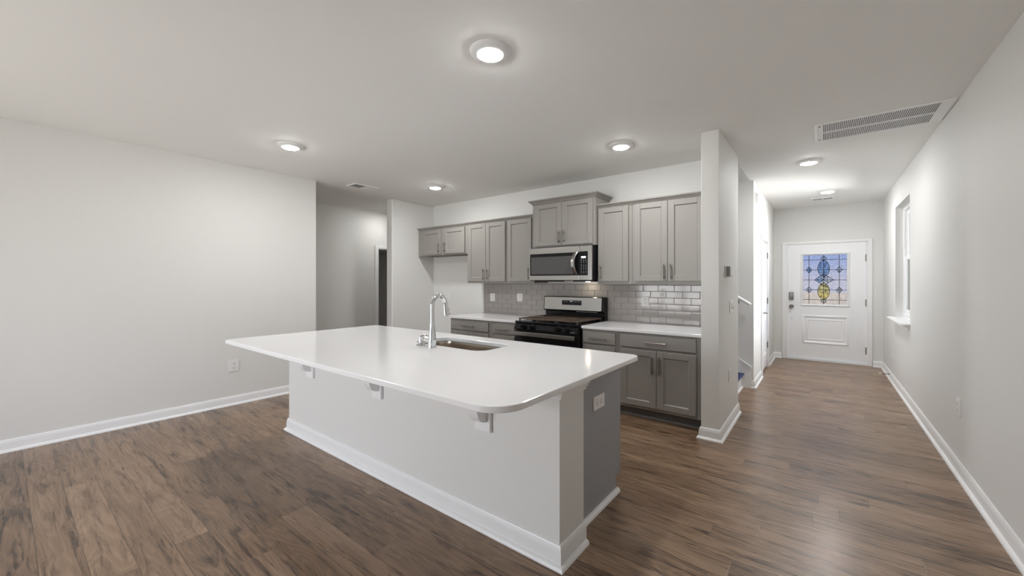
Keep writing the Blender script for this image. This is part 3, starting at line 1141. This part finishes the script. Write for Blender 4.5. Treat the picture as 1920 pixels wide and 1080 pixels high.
# tiled backsplash
TP, TW, TZ = 0.0742, 0.181, 0.918
w = MB()
w.box(-4.255, -0.8575, YB - 0.004, YB - 0.0005, 0.911, 1.378, mi=1)
rng = random.Random(3)
for r in range(7):
    z0 = TZ + r * TP
    z1 = min(z0 + TP - 0.003, 1.376)
    if z1 - z0 < 0.008:
        continue
    off = 0.0 if r % 2 == 1 else TW / 2
    x = -1.332 + off - 30 * TW
    while x < -0.86:
        a, b = max(x + 0.0015, -4.252), min(x + TW - 0.0015, -0.859)
        if b - a > 0.008 and not (a > -3.0 and b < -2.15 and z1 < 1.0):
            t = bmesh.new()
            bmesh.ops.create_cube(t, size=1.0)
            tx, tz = rng.uniform(-0.004, 0.004), rng.uniform(-0.006, 0.006)
            yc = YB - 0.0075
            for v in t.verts:
                px, py, pz = v.co
                v.co = Vector(((a + b) / 2 + px * (b - a), yc + py * 0.009 + (px * tx * (b - a) + pz * tz * (z1 - z0) if py < 0 else 0), (z0 + z1) / 2 + pz * (z1 - z0)))
            fe = [e for e in t.edges if all(vv.co.y < yc for vv in e.verts)]
            bmesh.ops.bevel(t, geom=fe, offset=0.0035, segments=2, affect='EDGES', profile=0.6)
            w.merge(t, 0)
        x += TW
o = w.build('tiled_backsplash', [M['tile'], M['grout']])
tag(o, 'glossy greige subway tile backsplash between counters and wall cabinets', 'backsplash')

# ------------------------------------------------------------------ range
RX0, RX1 = -3.028, -2.142
RY0, RY1 = 3.96, 4.728
rg = thing('gas_range', ((RX0 + RX1) / 2, 4.35, 0), 'black and stainless freestanding gas range below the microwave', 'range')
w = MB()
w.box(RX0 + 0.004, RX1 - 0.004, RY0 + 0.03, RY1, 0.03, 0.89, 0.004)
for sx in (RX0 + 0.05, RX1 - 0.09):
    for sy in (RY0 + 0.08, RY1 - 0.1):
        w.box(sx, sx + 0.04, sy, sy + 0.04, 0, 0.03)
w.build('body', M['black_matte'], rg)
w = MB()
w.prism([(RY0 + 0.012, 0.885), (RY0 - 0.006, 0.895), (RY0 - 0.006, 0.908), (RY0 + 0.01, 0.918), (RY0 + 0.05, 0.912), (RY1 - 0.1, 0.912), (RY1 - 0.09, 0.92), (RY1, 0.92), (RY1, 0.885)], 'x', RX0, RX1, bev=0.003)
w.build('cooktop', M['black'], rg)
# front control panel with four knobs
w = MB()
w.prism([(RY0 + 0.03, 0.806), (RY0 - 0.006, 0.812), (RY0 - 0.012, 0.822), (RY0 + 0.0, 0.884), (RY0 + 0.03, 0.888)], 'x', RX0 + 0.002, RX1 - 0.002, bev=0.002)
cp = w.build('knob_panel', M['black'], rg)
for x in (-2.885, -2.757, -2.392, -2.268):
    w = MB()
    w.lathe([(0, -0.055), (0.020, -0.055), (0.023, -0.050), (0.026, -0.012), (0.034, -0.008), (0.034, 0.0), (0, 0.0)], (x, RY0 - 0.006, 0.853), 28, axis='y')
    w.box(x - 0.005, x + 0.005, RY0 - 0.068, RY0 - 0.05, 0.832, 0.875, 0.003, 2)
    w.lathe([(0.0345, -0.0095), (0.037, -0.006), (0.037, 0.0), (0.0345, 0.0)], (x, RY0 - 0.006, 0.853), 28, axis='y', mi=1)
    w.build('burner_knob', [M['black'], M['black_matte']], cp)
w = MB()
w.box(-2.245, -2.18, RY0 - 0.013, RY0 - 0.008, 0.824, 0.829)
w.build('badge', M['key'], cp)
# oven door
w = MB()
w.box(RX0 + 0.003, RX1 - 0.003, RY0 - 0.012, RY0 + 0.03, 0.235, 0.80, 0.005, 2)
od = w.build('oven_door', M['black'], rg)
MB().box(RX0 + 0.10, RX1 - 0.10, RY0 - 0.0145, RY0 - 0.011, 0.36, 0.67, 0.001).build('oven_window', M['dark_glass'], od)
w = MB()
hy = RY0 - 0.072
w.box(-2.985, -2.155, hy - 0.012, hy + 0.010, 0.748, 0.796, 0.004, 2)
w.box(-2.965, -2.915, hy, RY0 - 0.010, 0.758, 0.786, 0.004)
w.box(-2.225, -2.175, hy, RY0 - 0.010, 0.758, 0.786, 0.004)
w.build('oven_handle', M['steel'], od)
MB().box(RX0 + 0.003, RX1 - 0.003, RY0 - 0.008, RY0 + 0.03, 0.06, 0.228, 0.005, 2).build('storage_drawer', M['steel'], rg)
# backguard
w = MB()
w.prism([(4.60, 1.03), (4.615, 1.196), (4.625, 1.205), (RY1, 1.205), (RY1, 0.915), (4.655, 0.915), (4.655, 1.005), (4.61, 1.018)], 'x', RX0, RX1, bev=0.004)
bg = w.build('backguard', M['black'], rg)
# stainless face, leaning with the guard, with rounded corners
pts = rounded_rect(RX0 + 0.016, RX1 - 0.024, 1.032, 1.196, 0.014)
bm = bmesh.new()


def fy(z):
    return 4.60 + (z - 1.03) / 0.166 * 0.015


v0 = [bm.verts.new((x, fy(z) - 0.007, z)) for x, z in pts]
v1 = [bm.verts.new((x, fy(z) + 0.002, z)) for x, z in pts]
bm.faces.new(v0)
for i in range(len(pts)):
    bm.faces.new((v0[i], v1[i], v1[(i + 1) % len(pts)], v0[(i + 1) % len(pts)]))
bmesh.ops.recalc_face_normals(bm, faces=bm.faces)
t = MB()
t.merge(bm)
t.build('stainless_face', M['steel'], bg)
pts = rounded_rect(-2.733, -2.445, 1.097, 1.157, 0.008)
bm = bmesh.new()
v0 = [bm.verts.new((x, fy(z) - 0.010, z)) for x, z in pts]
v1 = [bm.verts.new((x, fy(z) - 0.006, z)) for x, z in pts]
bm.faces.new(v0)
for i in range(len(pts)):
    bm.faces.new((v0[i], v1[i], v1[(i + 1) % len(pts)], v0[(i + 1) % len(pts)]))
bmesh.ops.recalc_face_normals(bm, faces=bm.faces)
t = MB()
t.merge(bm)
dp = t.build('control_panel', M['black'], rg)
MB().box(-2.615, -2.572, 4.600, 4.6025, 1.128, 1.146).build('clock_display', M['display'], dp)
for i, x in enumerate((-2.70, -2.665, -2.54, -2.51, -2.48)):
    for z in (1.137, 1.117):
        MB((x, 4.5985, z)).box(x, x + 0.012, 4.5985, 4.6005, z, z + 0.006).build('button', M['key'], dp)
MB().box(-2.53, -2.23, 4.615, 4.6165, 1.012, 1.0165).build('vent_trim', M['steel'], bg)
# burners and grates
for bx in (-2.83, -2.34):
    for by in (4.14, 4.43):
        w = MB()
        w.lathe([(0.055, 0.912), (0.052, 0.922), (0.038, 0.924), (0.038, 0.930), (0.034, 0.934), (0.0, 0.935)], (bx, by, 0), 24)
        w.build('burner', M['black_matte'], rg)
w = MB()
w.prism([(-2.66, 4.18), (-2.51, 4.18), (-2.51, 4.40), (-2.66, 4.40)], 'z', 0.912, 0.930, bev=0.006)
w.build('burner', M['black_matte'], rg)
gx = [RX0 + 0.025, RX0 + 0.315, RX1 - 0.315, RX1 - 0.025]
for i in range(3):
    a, b = gx[i] + 0.003, gx[i + 1] - 0.003
    y0, y1 = RY0 + 0.035, RY1 - 0.115
    z0, z1 = 0.936, 0.951
    w = MB()
    bw = 0.014
    w.box(a, b, y0, y0 + bw, z0, z1, 0.003)
    w.box(a, b, y1 - bw, y1, z0, z1, 0.003)
    w.box(a, a + bw, y0 + bw, y1 - bw, z0, z1, 0.003)
    w.box(b - bw, b, y0 + bw, y1 - bw, z0, z1, 0.003)
    ym = (y0 + y1) / 2
    w.box(a + bw, b - bw, ym - bw / 2, ym + bw / 2, z0, z1, 0.003)
    n = 7
    for j in range(1, n):
        x = a + (b - a) * j / n
        w.box(x - 0.006, x + 0.006, y0 + bw, ym - 0.06 if j in (3, 4) else ym - bw / 2, z0, z1, 0.002)
        w.box(x - 0.006, x + 0.006, ym + 0.06 if j in (3, 4) else ym + bw / 2, y1 - bw, z0, z1, 0.002)
    for xx in (a + 0.004, b - 0.018):
        for yy in (y0 + 0.004, y1 - 0.018):
            w.box(xx, xx + 0.014, yy, yy + 0.014, 0.912, z0 + 0.002)
    w.build('grate', M['iron'], rg)

# ------------------------------------------------------------------ microwave
mx0, mx1, my, mz0, mz1 = -3.030, -2.132, 4.262, 1.420, 1.832
mw = thing('microwave', ((mx0 + mx1) / 2, UB, mz0), 'stainless over-the-range microwave hung beneath the short crowned cabinet', 'microwave')
w = MB()
w.box(mx0 + 0.004, mx1 - 0.004, my + 0.03, UB, mz0 - 0.004, 1.8415, 0.003)
w.box(mx0 + 0.03, mx0 + 0.30, 4.35, 4.66, mz0 - 0.016, mz0 - 0.003, 0.004)
w.box(mx1 - 0.30, mx1 - 0.03, 4.35, 4.66, mz0 - 0.016, mz0 - 0.003, 0.004)
w.build('body', M['black_matte'], mw)
xs = -2.293
w = MB()
w.box(mx0, xs - 0.001, my, my + 0.032, mz0, mz1, 0.004, 2)
md = w.build('door', M['steel'], mw)
MB().box(mx0 + 0.016, xs - 0.0005, my - 0.003, my + 0.001, 1.478, 1.758, 0.0015).build('black_glass_border', M['black'], md)
MB().box(mx0 + 0.036, -2.362, my - 0.0045, my - 0.002, 1.496, 1.716, 0.001).build('window', M['mw_glass'], md)
MB().box(mx0 + 0.072, -2.40, my - 0.0055, my - 0.0042, 1.512, 1.694, 0.0005).build('window_screen', M['mw_glass'], md)
# curved bar handle
w = MB()
bm = bmesh.new()
rings = []
for i in range(13):
    t_ = -1 + 2 * i / 12
    z = 1.624 + t_ * 0.134
    yy = my - 0.012 - 0.052 * (1 - t_ * t_)
    xx = -2.335 - 0.022 * (1 - t_ * t_)
    hw = 0.027
    rings.append([bm.verts.new((xx - hw, yy + 0.006, z)), bm.verts.new((xx - hw * 0.6, yy - 0.004, z)), bm.verts.new((xx + hw * 0.6, yy - 0.004, z)), bm.verts.new((xx + hw, yy + 0.006, z)), bm.verts.new((xx, yy + 0.010, z))])
for A, B in zip(rings, rings[1:]):
    for j in range(5):
        bm.faces.new((A[j], A[(j + 1) % 5], B[(j + 1) % 5], B[j]))
bm.faces.new(rings[0])
bm.faces.new(rings[-1])
bmesh.ops.recalc_face_normals(bm, faces=bm.faces)
w.merge(bm)
for zz in (1.498, 1.750):
    w.box(-2.35, -2.322, my - 0.014, my, zz - 0.010, zz + 0.010, 0.003)
w.build('handle', M['steel'], md)
w = MB()
w.box(xs + 0.001, mx1, my, my + 0.032, mz0, mz1, 0.004, 2)
mc = w.build('control_column', M['steel'], mw)
MB().box(xs + 0.0005, -2.182, my - 0.003, my + 0.001, 1.478, 1.764, 0.0015).build('control_panel', M['black'], mc)
MB().box(-2.268, -2.205, my - 0.005, my - 0.002, 1.682, 1.706).build('clock_display', M['display'], mc)
for zz in (1.662, 1.646, 1.628, 1.600, 1.582, 1.564, 1.546, 1.522, 1.504):
    for xx in (-2.270, -2.240, -2.210):
        MB((xx, my, zz)).box(xx, xx + 0.012, my - 0.004, my - 0.002, zz, zz + 0.004).build('button', M['key'], mc)
MB().lathe([(0.0, 1.400), (0.028, 1.400), (0.030, 1.4035), (0.0, 1.4035)], (-2.36, 4.62, 0), 20).build('cooktop_lamp', M['hood_lamp'], mw)

# ================================================================== island
KX0, KX1, KY0, KY1 = -3.985, -1.012, 1.682, 1.932
isl = thing('kitchen_island', (-2.5, 2.1, 0), 'kitchen island with pale panelled front, grey end panel and white base', 'kitchen island')
MB().box(KX0, KX1, KY0, KY1, 0, 0.8795, 0.004, 2).build('knee_wall', M['wall'], isl)
MB().run([(KX1, KY1), (KX1, KY0), (KX0, KY0), (KX0, KY1)], [(o, z * 1.12) for o, z in BB]).build('baseboard', M['trim'], isl)
PX = -1.086
w = MB()
w.box(PX - 0.02, PX, KY1, 2.532, 0, 0.8795)
w.box(PX - 0.02, PX, 2.532, 2.60, 0.105, 0.8795)
w.build('end_panel', M['panel'], isl)
MB().run([(PX, 2.545), (PX, KY1)], [(0, 0), (0.024, 0), (0.022, 0.014), (0.012, 0.024), (0, 0.026)]).build('shoe_moulding', M['trim'], isl)
w = MB()
w.box(KX0 + 0.03, PX - 0.02, KY1, 2.36, 0.105, 0.66)
w.box(KX0 + 0.03, -2.75, KY1, 2.585, 0.105, 0.8795)
w.box(-1.80, PX - 0.02, KY1, 2.585, 0.105, 0.8795)
w.box(-2.75, -1.80, 2.50, 2.585, 0.105, 0.8795)
w.box(KX0 + 0.03, PX - 0.02, KY1, 2.515, 0.0, 0.105)
w.build('carcass', M['cab'], isl)
# fronts on the kitchen side
for a, b in ((-3.93, -3.30), (-3.28, -2.78), (-1.77, -1.12)):
    MB().box(a, b, 2.586, 2.606, 0.14, 0.70, 0.003).build('door', M['cab'], isl)
    MB().box(a, b, 2.586, 2.606, 0.726, 0.855, 0.003).build('drawer', M['cab'], isl)
for a, b in ((-2.76, -2.28), (-2.27, -1.79)):
    MB().box(a, b, 2.586, 2.606, 0.14, 0.855, 0.003).build('door', M['cab'], isl)
# moulding under the top at the right end
cap = [(0, 0.826), (0.012, 0.826), (0.014, 0.838), (0.024, 0.846), (0.026, 0.856), (0.038, 0.866), (0.040, 0.8795), (0, 0.8795)]
MB().run([(KX1, KY1 + 0.0), (KX1, KY0), (KX1 - 0.16, KY0)], cap).build('cap_moulding', M['trim'], isl)
# three brackets under the overhang
for bx in (-3.535, -2.53, -1.505):
    w = MB()
    w.box(bx - 0.058, bx + 0.058, KY0 - 0.022, KY0, 0.562, 0.8795, 0.004, 2)
    arc = [(KY0 - o_, z_) for o_, z_ in ((0.02, 0.8795), (0.25, 0.8795), (0.25, 0.862), (0.235, 0.850), (0.20, 0.838), (0.165, 0.815), (0.135, 0.78), (0.112, 0.735), (0.10, 0.69), (0.088, 0.655), (0.068, 0.632), (0.04, 0.622), (0.02, 0.62))]
    w.prism(arc, 'x', bx - 0.036, bx + 0.036, bev=0.004, seg=2)
    w.build('bracket', M['trim'], isl)

# worktop with sink cut-out
IX0, IX1, IY0, IY1 = -4.005, -0.958, 1.165, 2.632
outer = rounded_rect(IX0, IX1, IY0, IY1, [0.05, 0.15, 0.06, 0.05], 10)
KXa, KXb, KYa, KYb = -2.655, -1.895, 2.075, 2.445
inner = rounded_rect(KXa, KXb, KYa, KYb, 0.09, 10)


def slab_with_hole(outer, inner, z0, z1, bev):
    def ring_faces(bm, A, B):
        # bridge two loops of different counts by angle around the hole centre
        pass
    bm = bmesh.new()
    lv = {}
    for nm, loop in (('o', outer), ('i', inner)):
        for zz in (z0, z1):
            vs = [bm.verts.new((x, y, zz)) for x, y in loop]
            es = [bm.edges.new((vs[k], vs[(k + 1) % len(vs)])) for k in range(len(vs))]
            lv[nm, zz] = (vs, es)
    for zz in (z0, z1):
        bmesh.ops.triangle_fill(bm, use_beauty=True, use_dissolve=False, edges=lv['o', zz][1] + lv['i', zz][1])
    for nm in 'oi':
        a, b = lv[nm, z0][0], lv[nm, z1][0]
        n = len(a)
        for k in range(n):
            bm.faces.new((a[k], a[(k + 1) % n], b[(k + 1) % n], b[k]))
    bmesh.ops.recalc_face_normals(bm, faces=bm.faces)
    es = [e for nm in 'oi' for zz in ((z0, z1) if nm == 'o' else (z1,)) for e in lv[nm, zz][1] if e.is_valid]
    bmesh.ops.bevel(bm, geom=es, offset=bev, segments=2, affect='EDGES', profile=0.5)
    return bm


w = MB()
w.merge(slab_with_hole(outer, inner, 0.88, 0.91, 0.005))
o = w.build('island_countertop', M['quartz'], angle=18)
tag(o, 'large white quartz top with rounded corners on the island', 'countertop')

# undermount sink
w = MB()
bm = bmesh.new()
levels = [(-0.012, 0.8795, 0.10), (-0.012, 0.876, 0.10), (0.0, 0.875, 0.09), (0.004, 0.85, 0.09), (0.008, 0.72, 0.09), (0.02, 0.695, 0.085), (0.05, 0.687, 0.06)]
rings = []
for ins, z, r in levels:
    loop = rounded_rect(KXa + ins - 0.004, KXb - ins + 0.004, KYa + ins - 0.004, KYb - ins + 0.004, r, 10)
    rings.append([bm.verts.new((x, y, z)) for x, y in loop])
for A, B in zip(rings, rings[1:]):
    for kx in range(len(A)):
        bm.faces.new((A[kx], A[(kx + 1) % len(A)], B[(kx + 1) % len(A)], B[kx]))
bm.faces.new(rings[-1])
bmesh.ops.recalc_face_normals(bm, faces=bm.faces)
if bm.faces[-1].normal.z < 0:
    bmesh.ops.reverse_faces(bm, faces=bm.faces)
w.merge(bm)
snk = thing('undermount_sink', (-2.275, 2.26, 0.687), 'stainless undermount sink set in the island top', 'sink')
w.build('bowl', M['sink_steel'], snk)
MB().lathe([(0.0, 0.690), (0.03, 0.690), (0.045, 0.692), (0.052, 0.688), (0.052, 0.686)], (-2.275, 2.28, 0), 24).build('drain', M['chrome'], snk)

# faucet
FX, FY = -2.302, 1.985
fa = thing('kitchen_faucet', (FX, FY, 0.91), 'tall chrome gooseneck faucet standing at the island sink', 'faucet')
w = MB()
w.lathe([(0.0, 0.910), (0.034, 0.910), (0.034, 0.915), (0.032, 0.922), (0.031, 0.96), (0.028, 1.00), (0.022, 1.05), (0.0175, 1.09), (0.0165, 1.12), (0.0, 1.12)], (FX, FY, 0), 28)
w.build('body', M['chrome'], fa)
pts = [(FX, FY, 1.11), (FX, FY, 1.20)]
R_ = 0.066
for i in range(0, 15):
    a = PI - i / 14 * (PI * 0.93)
    pts.append((FX, FY + R_ + R_ * math.cos(a), 1.222 + 0.074 * math.sin(a)))
w = MB().tube(pts, 0.0165, 16)
sp_end = pts[-1]
w.build('spout', M['chrome'], fa)
w = MB()
dx, dz = 0.012, -1.0
sx, sy, sz = sp_end
w.tube([(sx, sy, sz + 0.004), (sx, sy + 0.003, sz - 0.02), (sx, sy + 0.010, sz - 0.055), (sx, sy + 0.016, sz - 0.092), (sx, sy + 0.017, sz - 0.098)], [0.0172, 0.0175, 0.023, 0.0285, 0.025], 20)
w.build('spray_head', M['chrome'], fa)
w = MB()
w.tube([(FX - 0.02, FY, 0.968), (FX - 0.075, FY, 0.968)], [0.020, 0.022], 18)
w.tube([(FX - 0.077, FY, 0.968), (FX - 0.095, FY, 0.968), (FX - 0.11, FY, 0.968)], [0.021, 0.019, 0.010], 18)
w.tube([(FX - 0.095, FY + 0.004, 0.970), (FX - 0.105, FY + 0.05, 0.978), (FX - 0.112, FY + 0.10, 0.984)], [0.008, 0.0065, 0.006], 10)
fh = w.build('handle', M['chrome'], fa)
MB().tube([(FX - 0.0745, FY, 0.968), (FX - 0.0785, FY, 0.968)], 0.0222, 18).build('collar_ring', M['black'], fh)
sd = thing('soap_dispenser', (-2.452, 2.0, 0.91), 'small chrome fitting with flared foot beside the faucet', 'soap dispenser')
MB().lathe([(0.0, 0.910), (0.034, 0.910), (0.033, 0.914), (0.018, 0.922), (0.013, 0.932), (0.012, 0.965), (0.015, 0.968), (0.015, 0.976), (0.0, 0.978)], (-2.452, 2.0, 0), 24).build('base', M['chrome'], sd)
MB().tube([(-2.452, 2.0, 0.974), (-2.452, 2.02, 0.985), (-2.452, 2.06, 0.982)], [0.010, 0.007, 0.005], 12).build('nozzle', M['chrome'], sd)


# ================================================================== wall plates
def plate(name, loc, normal, label, cat, kind, group=None, wd=0.085, ht=0.118, horizontal=False):
    """Wall plate built facing -y at the origin, then turned to its wall."""
    k = thing(name, loc, label, cat, group)
    LOCAL.add(k.name)
    hw, hh = wd / 2, ht / 2
    if horizontal:
        hw, hh = 0.075, 0.042
    MB().prism(rounded_rect(-hw, hw, -hh, hh, 0.006, 3), 'y', -0.007, 0.0, bev=0.002).build('cover_plate', M['plastic'], k)
    if kind == 'outlet':
        for s in (-1, 1):
            w = MB()
            cx, cz = (s * 0.026, 0) if horizontal else (0, s * 0.024)
            w.lathe([(0, -0.0095), (0.017, -0.0095), (0.0185, -0.008), (0.0185, -0.006), (0, -0.006)], (cx, 0, cz), 18, axis='y')
            for q in (-1, 1):
                if horizontal:
                    w.box(cx - 0.0012 + 0.002, cx + 0.0012 + 0.002, -0.0102, -0.009, cz + q * 0.007 - 0.004, cz + q * 0.007 + 0.004, mi=1)
                else:
                    w.box(cx + q * 0.008 - 0.0014, cx + q * 0.008 + 0.0014, -0.0102, -0.009, cz + 0.000, cz + 0.009, mi=1)
            w.box(cx - 0.003, cx + 0.003, -0.0102, -0.009, cz - 0.011, cz - 0.006, mi=1)
            w.build('receptacle', [M['plastic'], M['slot']], k)
    elif kind == 'rocker':
        w = MB()
        w.box(-0.02, 0.02, -0.0105, -0.006, -0.034, 0.034, 0.002)
        w.box(-0.016, 0.016, -0.013, -0.009, 0.002, 0.03, 0.002)
        w.build('rocker', M['plastic'], k)
    elif kind == 'toggle':
        MB().box(-0.017, 0.017, -0.011, -0.006, -0.034, 0.034, 0.002).build('rocker', M['plastic'], k)
        MB().box(-0.008, 0.008, -0.024, -0.010, -0.022, -0.002, 0.003).build('toggle', M['plastic'], k)
        MB().box(-0.006, 0.006, -0.0125, -0.0105, 0.010, 0.018).build('indicator', M['slot'], k)
    rz = {'-y': 0.0, '+x': PI / 2, '-x': -PI / 2}[normal]
    k.rotation_euler = (0, 0, rz)
    return k


OG = 'white outlets and switches'
plate('wall_outlet', (XL, 1.640, 0.444), '+x', 'white outlet low on the long left wall', 'outlet', 'outlet', OG, 0.098, 0.13)
plate('wall_outlet', (XR, 4.293, 0.49), '-x', 'white outlet low on the right wall nearest the viewer', 'outlet', 'outlet', OG, 0.095, 0.122)
plate('wall_outlet', (XR, 7.76, 0.388), '-x', 'white outlet low on the right wall beneath the hall window', 'outlet', 'outlet', OG, 0.09, 0.12)
plate('wall_outlet', (XH, 4.34, 0.495), '+x', 'white outlet low on the narrow wall end beside the hall', 'outlet', 'outlet', OG, 0.095, 0.125)
plate('wall_outlet', (-4.061, YB - 0.012, 1.16), '-y', 'white outlet at the left end of the tile backsplash', 'outlet', 'outlet', OG, 0.098, 0.118)
plate('wall_outlet', (-1.665, YB - 0.012, 1.168), '-y', 'white outlet on the tile right of the range', 'outlet', 'outlet', OG, 0.09, 0.116)
plate('wall_outlet', (-5.09, YB, 1.147), '-y', 'white outlet on the wall inside the empty refrigerator alcove', 'outlet', 'outlet', OG, 0.098, 0.112)
plate('light_switch', (-3.533, YB - 0.012, 1.17), '-y', 'white rocker switch on the tile left of the range', 'switch', 'rocker', OG, 0.10, 0.12)
plate('light_switch', (XH, 4.44, 1.16), '+x', 'white switch under the thermostat on the narrow wall end', 'switch', 'toggle', OG, 0.16, 0.125)
k = plate('wall_outlet', (PX, 2.262, 0.664), '+x', 'white sideways outlet on the grey end of the island', 'outlet', 'outlet', OG, horizontal=True)

k = thing('thermostat', (XH, 4.20, 1.497), 'small square thermostat on the narrow wall end', 'thermostat')
MB().box(XH, XH + 0.012, 4.10, 4.34, 1.443, 1.551, 0.003, 2).build('wall_base', M['plastic'], k)
MB().box(XH + 0.012, XH + 0.042, 4.115, 4.31, 1.450, 1.544, 0.004, 2).build('body', M['grey_plastic'], k)
MB().box(XH + 0.042, XH + 0.050, 4.118, 4.306, 1.453, 1.541, 0.003, 2).build('cover', M['plastic'], k)

k = thing('door_chime', (XH, 6.35, 2.52), 'white box high on the hall wall beyond the stairs', 'door chime')
MB().box(XH, XH + 0.045, 6.20, 6.50, 2.465, 2.585, 0.006, 2).build('cover', M['plastic'], k)
MB().box(XH, XH + 0.012, 6.18, 6.52, 2.45, 2.60, 0.003).build('back_plate', M['plastic'], k)

k = thing('door_stop', (XR - 0.016, 7.92, 0.06), 'spring door stop with pale tip on the right baseboard', 'door stop')
hx = [(XR - 0.016 - 0.085 * i / 60, 7.92 + 0.006 * math.cos(i * 1.05), 0.062 + 0.006 * math.sin(i * 1.05)) for i in range(61)]
MB().tube(hx, 0.0022, 6).tube([(XR - 0.014, 7.92, 0.062), (XR - 0.022, 7.92, 0.062)], 0.011, 12).build('spring', M['nickel'], k)
MB().tube([(XR - 0.100, 7.92, 0.062), (XR - 0.128, 7.92, 0.062)], [0.008, 0.010], 12).build('rubber_tip', M['rubber'], k)

# wire shelf inside the passage closet
k = thing('wire_shelf', (-7.8, 4.7, 1.65), 'white wire closet shelf seen through the side passage doorway', 'shelf')
w = MB()
for i in range(8):
    x = -7.99 + i * 0.05
    w.tube([(x, 4.02, 1.672), (x, 5.32, 1.672)], 0.003, 6)
w.tube([(-7.64, 4.02, 1.672), (-7.64, 5.32, 1.672)], 0.006, 8)
w.tube([(-7.64, 4.02, 1.640), (-7.64, 5.32, 1.640)], 0.005, 8)
for i in range(27):
    y = 4.03 + i * 0.0495
    w.tube([(-8.0, y, 1.676), (-7.64, y, 1.676), (-7.64, y, 1.64)], 0.0025, 5)
w.build('wire_deck', M['wire'], k)
for y in (4.10, 5.30):
    MB().tube([(-7.65, y, 1.645), (-7.99, y, 1.28)], 0.007, 8).box(-8.0, -7.985, y - 0.012, y + 0.012, 1.25, 1.31).build('brace', M['wire'], k)

# ================================================================== ceiling fittings
LG = 'round recessed ceiling lights'


def make_light(loc, label, lens='lamp'):
    k = thing('recessed_light', loc, label, 'ceiling light', LG)
    LOCAL.add(k.name)
    w = MB()
    w.lathe([(0.118, 0.0), (0.118, -0.004), (0.114, -0.010), (0.100, -0.018), (0.078, -0.024), (0.074, -0.024), (0.074, -0.016), (0.0, -0.016)], (0, 0, 0), 48)
    w.build('trim_ring', M['trim'], k)
    w = MB()
    w.lathe([(0.0735, -0.0165), (0.0735, -0.0242), (0.066, -0.0285), (0.045, -0.0325), (0.0, -0.0345)], (0, 0, 0), 40)
    w.build('diffuser', M[lens], k)
    return k


l0 = make_light((-1.52, 1.748, H), 'round recessed light in the ceiling above the island front')
for loc, lb in (((-4.12, 1.752, H), 'round recessed light in the ceiling beside the long left wall'),
                ((-1.555, 3.74, H), 'round recessed light in the ceiling above the right counter'),
                ((-4.29, 3.76, H), 'round recessed light in the ceiling before the refrigerator alcove'),
                ((-0.115, 5.52, H), 'round recessed light in the hall ceiling by the stairs'),
                ((0.065, 7.48, H), 'round recessed light in the hall ceiling near the front door'),
                ((-2.3, 5.48, 5.4), 'added unseen light at the top of the stairwell, brightening its dark void')):  # the stairwell one is unseen, added to lighten the dark void
    copy_thing(l0, loc, lb)


make_light((-6.235, 4.45, H), 'small recessed light glimpsed in the side passage ceiling', 'lamp_soft')


def register(loc, sx, sy, nslats, label, split, tilt, name='ceiling_vent', cat='vent'):
    k = thing(name, loc, label, cat, 'white ceiling vents')
    LOCAL.add(k.name)
    hx, hy = sx / 2, sy / 2
    fw = 0.028
    w = MB()
    w.box(-hx, hx, -hy, -hy + fw, -0.010, 0, 0.003)
    w.box(-hx, hx, hy - fw, hy, -0.010, 0, 0.003)
    w.box(-hx, -hx + fw, -hy + fw, hy - fw, -0.010, 0, 0.003)
    w.box(hx - fw, hx, -hy + fw, hy - fw, -0.010, 0, 0.003)
    if split == 'y':
        w.box(-hx + fw, hx - fw, -0.010, 0.010, -0.009, 0)
    if split == 'x':
        w.box(-0.010, 0.010, -hy + fw, hy - fw, -0.009, 0)
    w.build('frame', M['trim'], k)
    MB().box(-hx + 0.01, hx - 0.01, -hy + 0.01, hy - 0.01, -0.001, -0.0003).build('dark_backing', M['vent_dark'], k)  # flat dark sheet stands in for the shade behind the slats
    return k, hx, hy, fw


# large return grille by the right wall: slats across its short way, one divider along it
k, hx, hy, fw = register((0.362, 4.530, H), 0.835, 0.53, 0, 'large white return air grille in the ceiling by the right wall', 'y', 0)
w = MB()
n = 56
xa, xb = -hx + 0.062, hx - 0.075
w.box(-hx + fw, xa, -hy + fw, hy - fw, -0.008, -0.001)
w.box(xb, hx - fw, -hy + fw, hy - fw, -0.008, -0.001)
for i in range(n + 1):
    x = xa + (xb - xa) * i / n
    rot = Matrix.Rotation(math.radians(-12), 3, 'Y')
    w.box(x - 0.0036, x + 0.0036, -hy + fw, hy - fw, -0.006, -0.0045, rot=rot)
w.build('slats', M['trim'], k)
w = MB()
for sx in (-hx + 0.04,):
    for sy in (-hy + 0.07, hy - 0.07):
        w.lathe([(0, -0.012), (0.007, -0.011), (0.009, -0.008), (0, -0.008)], (sx, sy, 0), 12)
w.build('screws', M['nickel'], k)

k, hx, hy, fw = register((-5.10, 3.14, H), 0.235, 0.375, 0, 'small white two-way vent in the ceiling near the side passage', '', 0)
w = MB()
for i in range(12):
    y = -hy + fw + (i + 0.5) * (hy * 2 - 2 * fw) / 12
    a = 48 if i < 6 else -40
    w.box(-hx + fw, hx - fw, y - 0.011, y + 0.011, -0.0085, -0.0070, rot=Matrix.Rotation(math.radians(a * 0.35), 3, 'X'))
w.build('louvres', M['trim'], k)

k, hx, hy, fw = register((0.008, 8.10, H), 0.30, 0.20, 0, 'small white vent in the hall ceiling before the front door', 'x', 0)
w = MB()
for i in range(6):
    y = -hy + fw + (i + 0.5) * (hy * 2 - 2 * fw) / 6
    w.box(-hx + fw, hx - fw, y - 0.006, y + 0.006, -0.0085, -0.0070, rot=Matrix.Rotation(math.radians(28), 3, 'X'))
w.build('louvres', M['trim'], k)
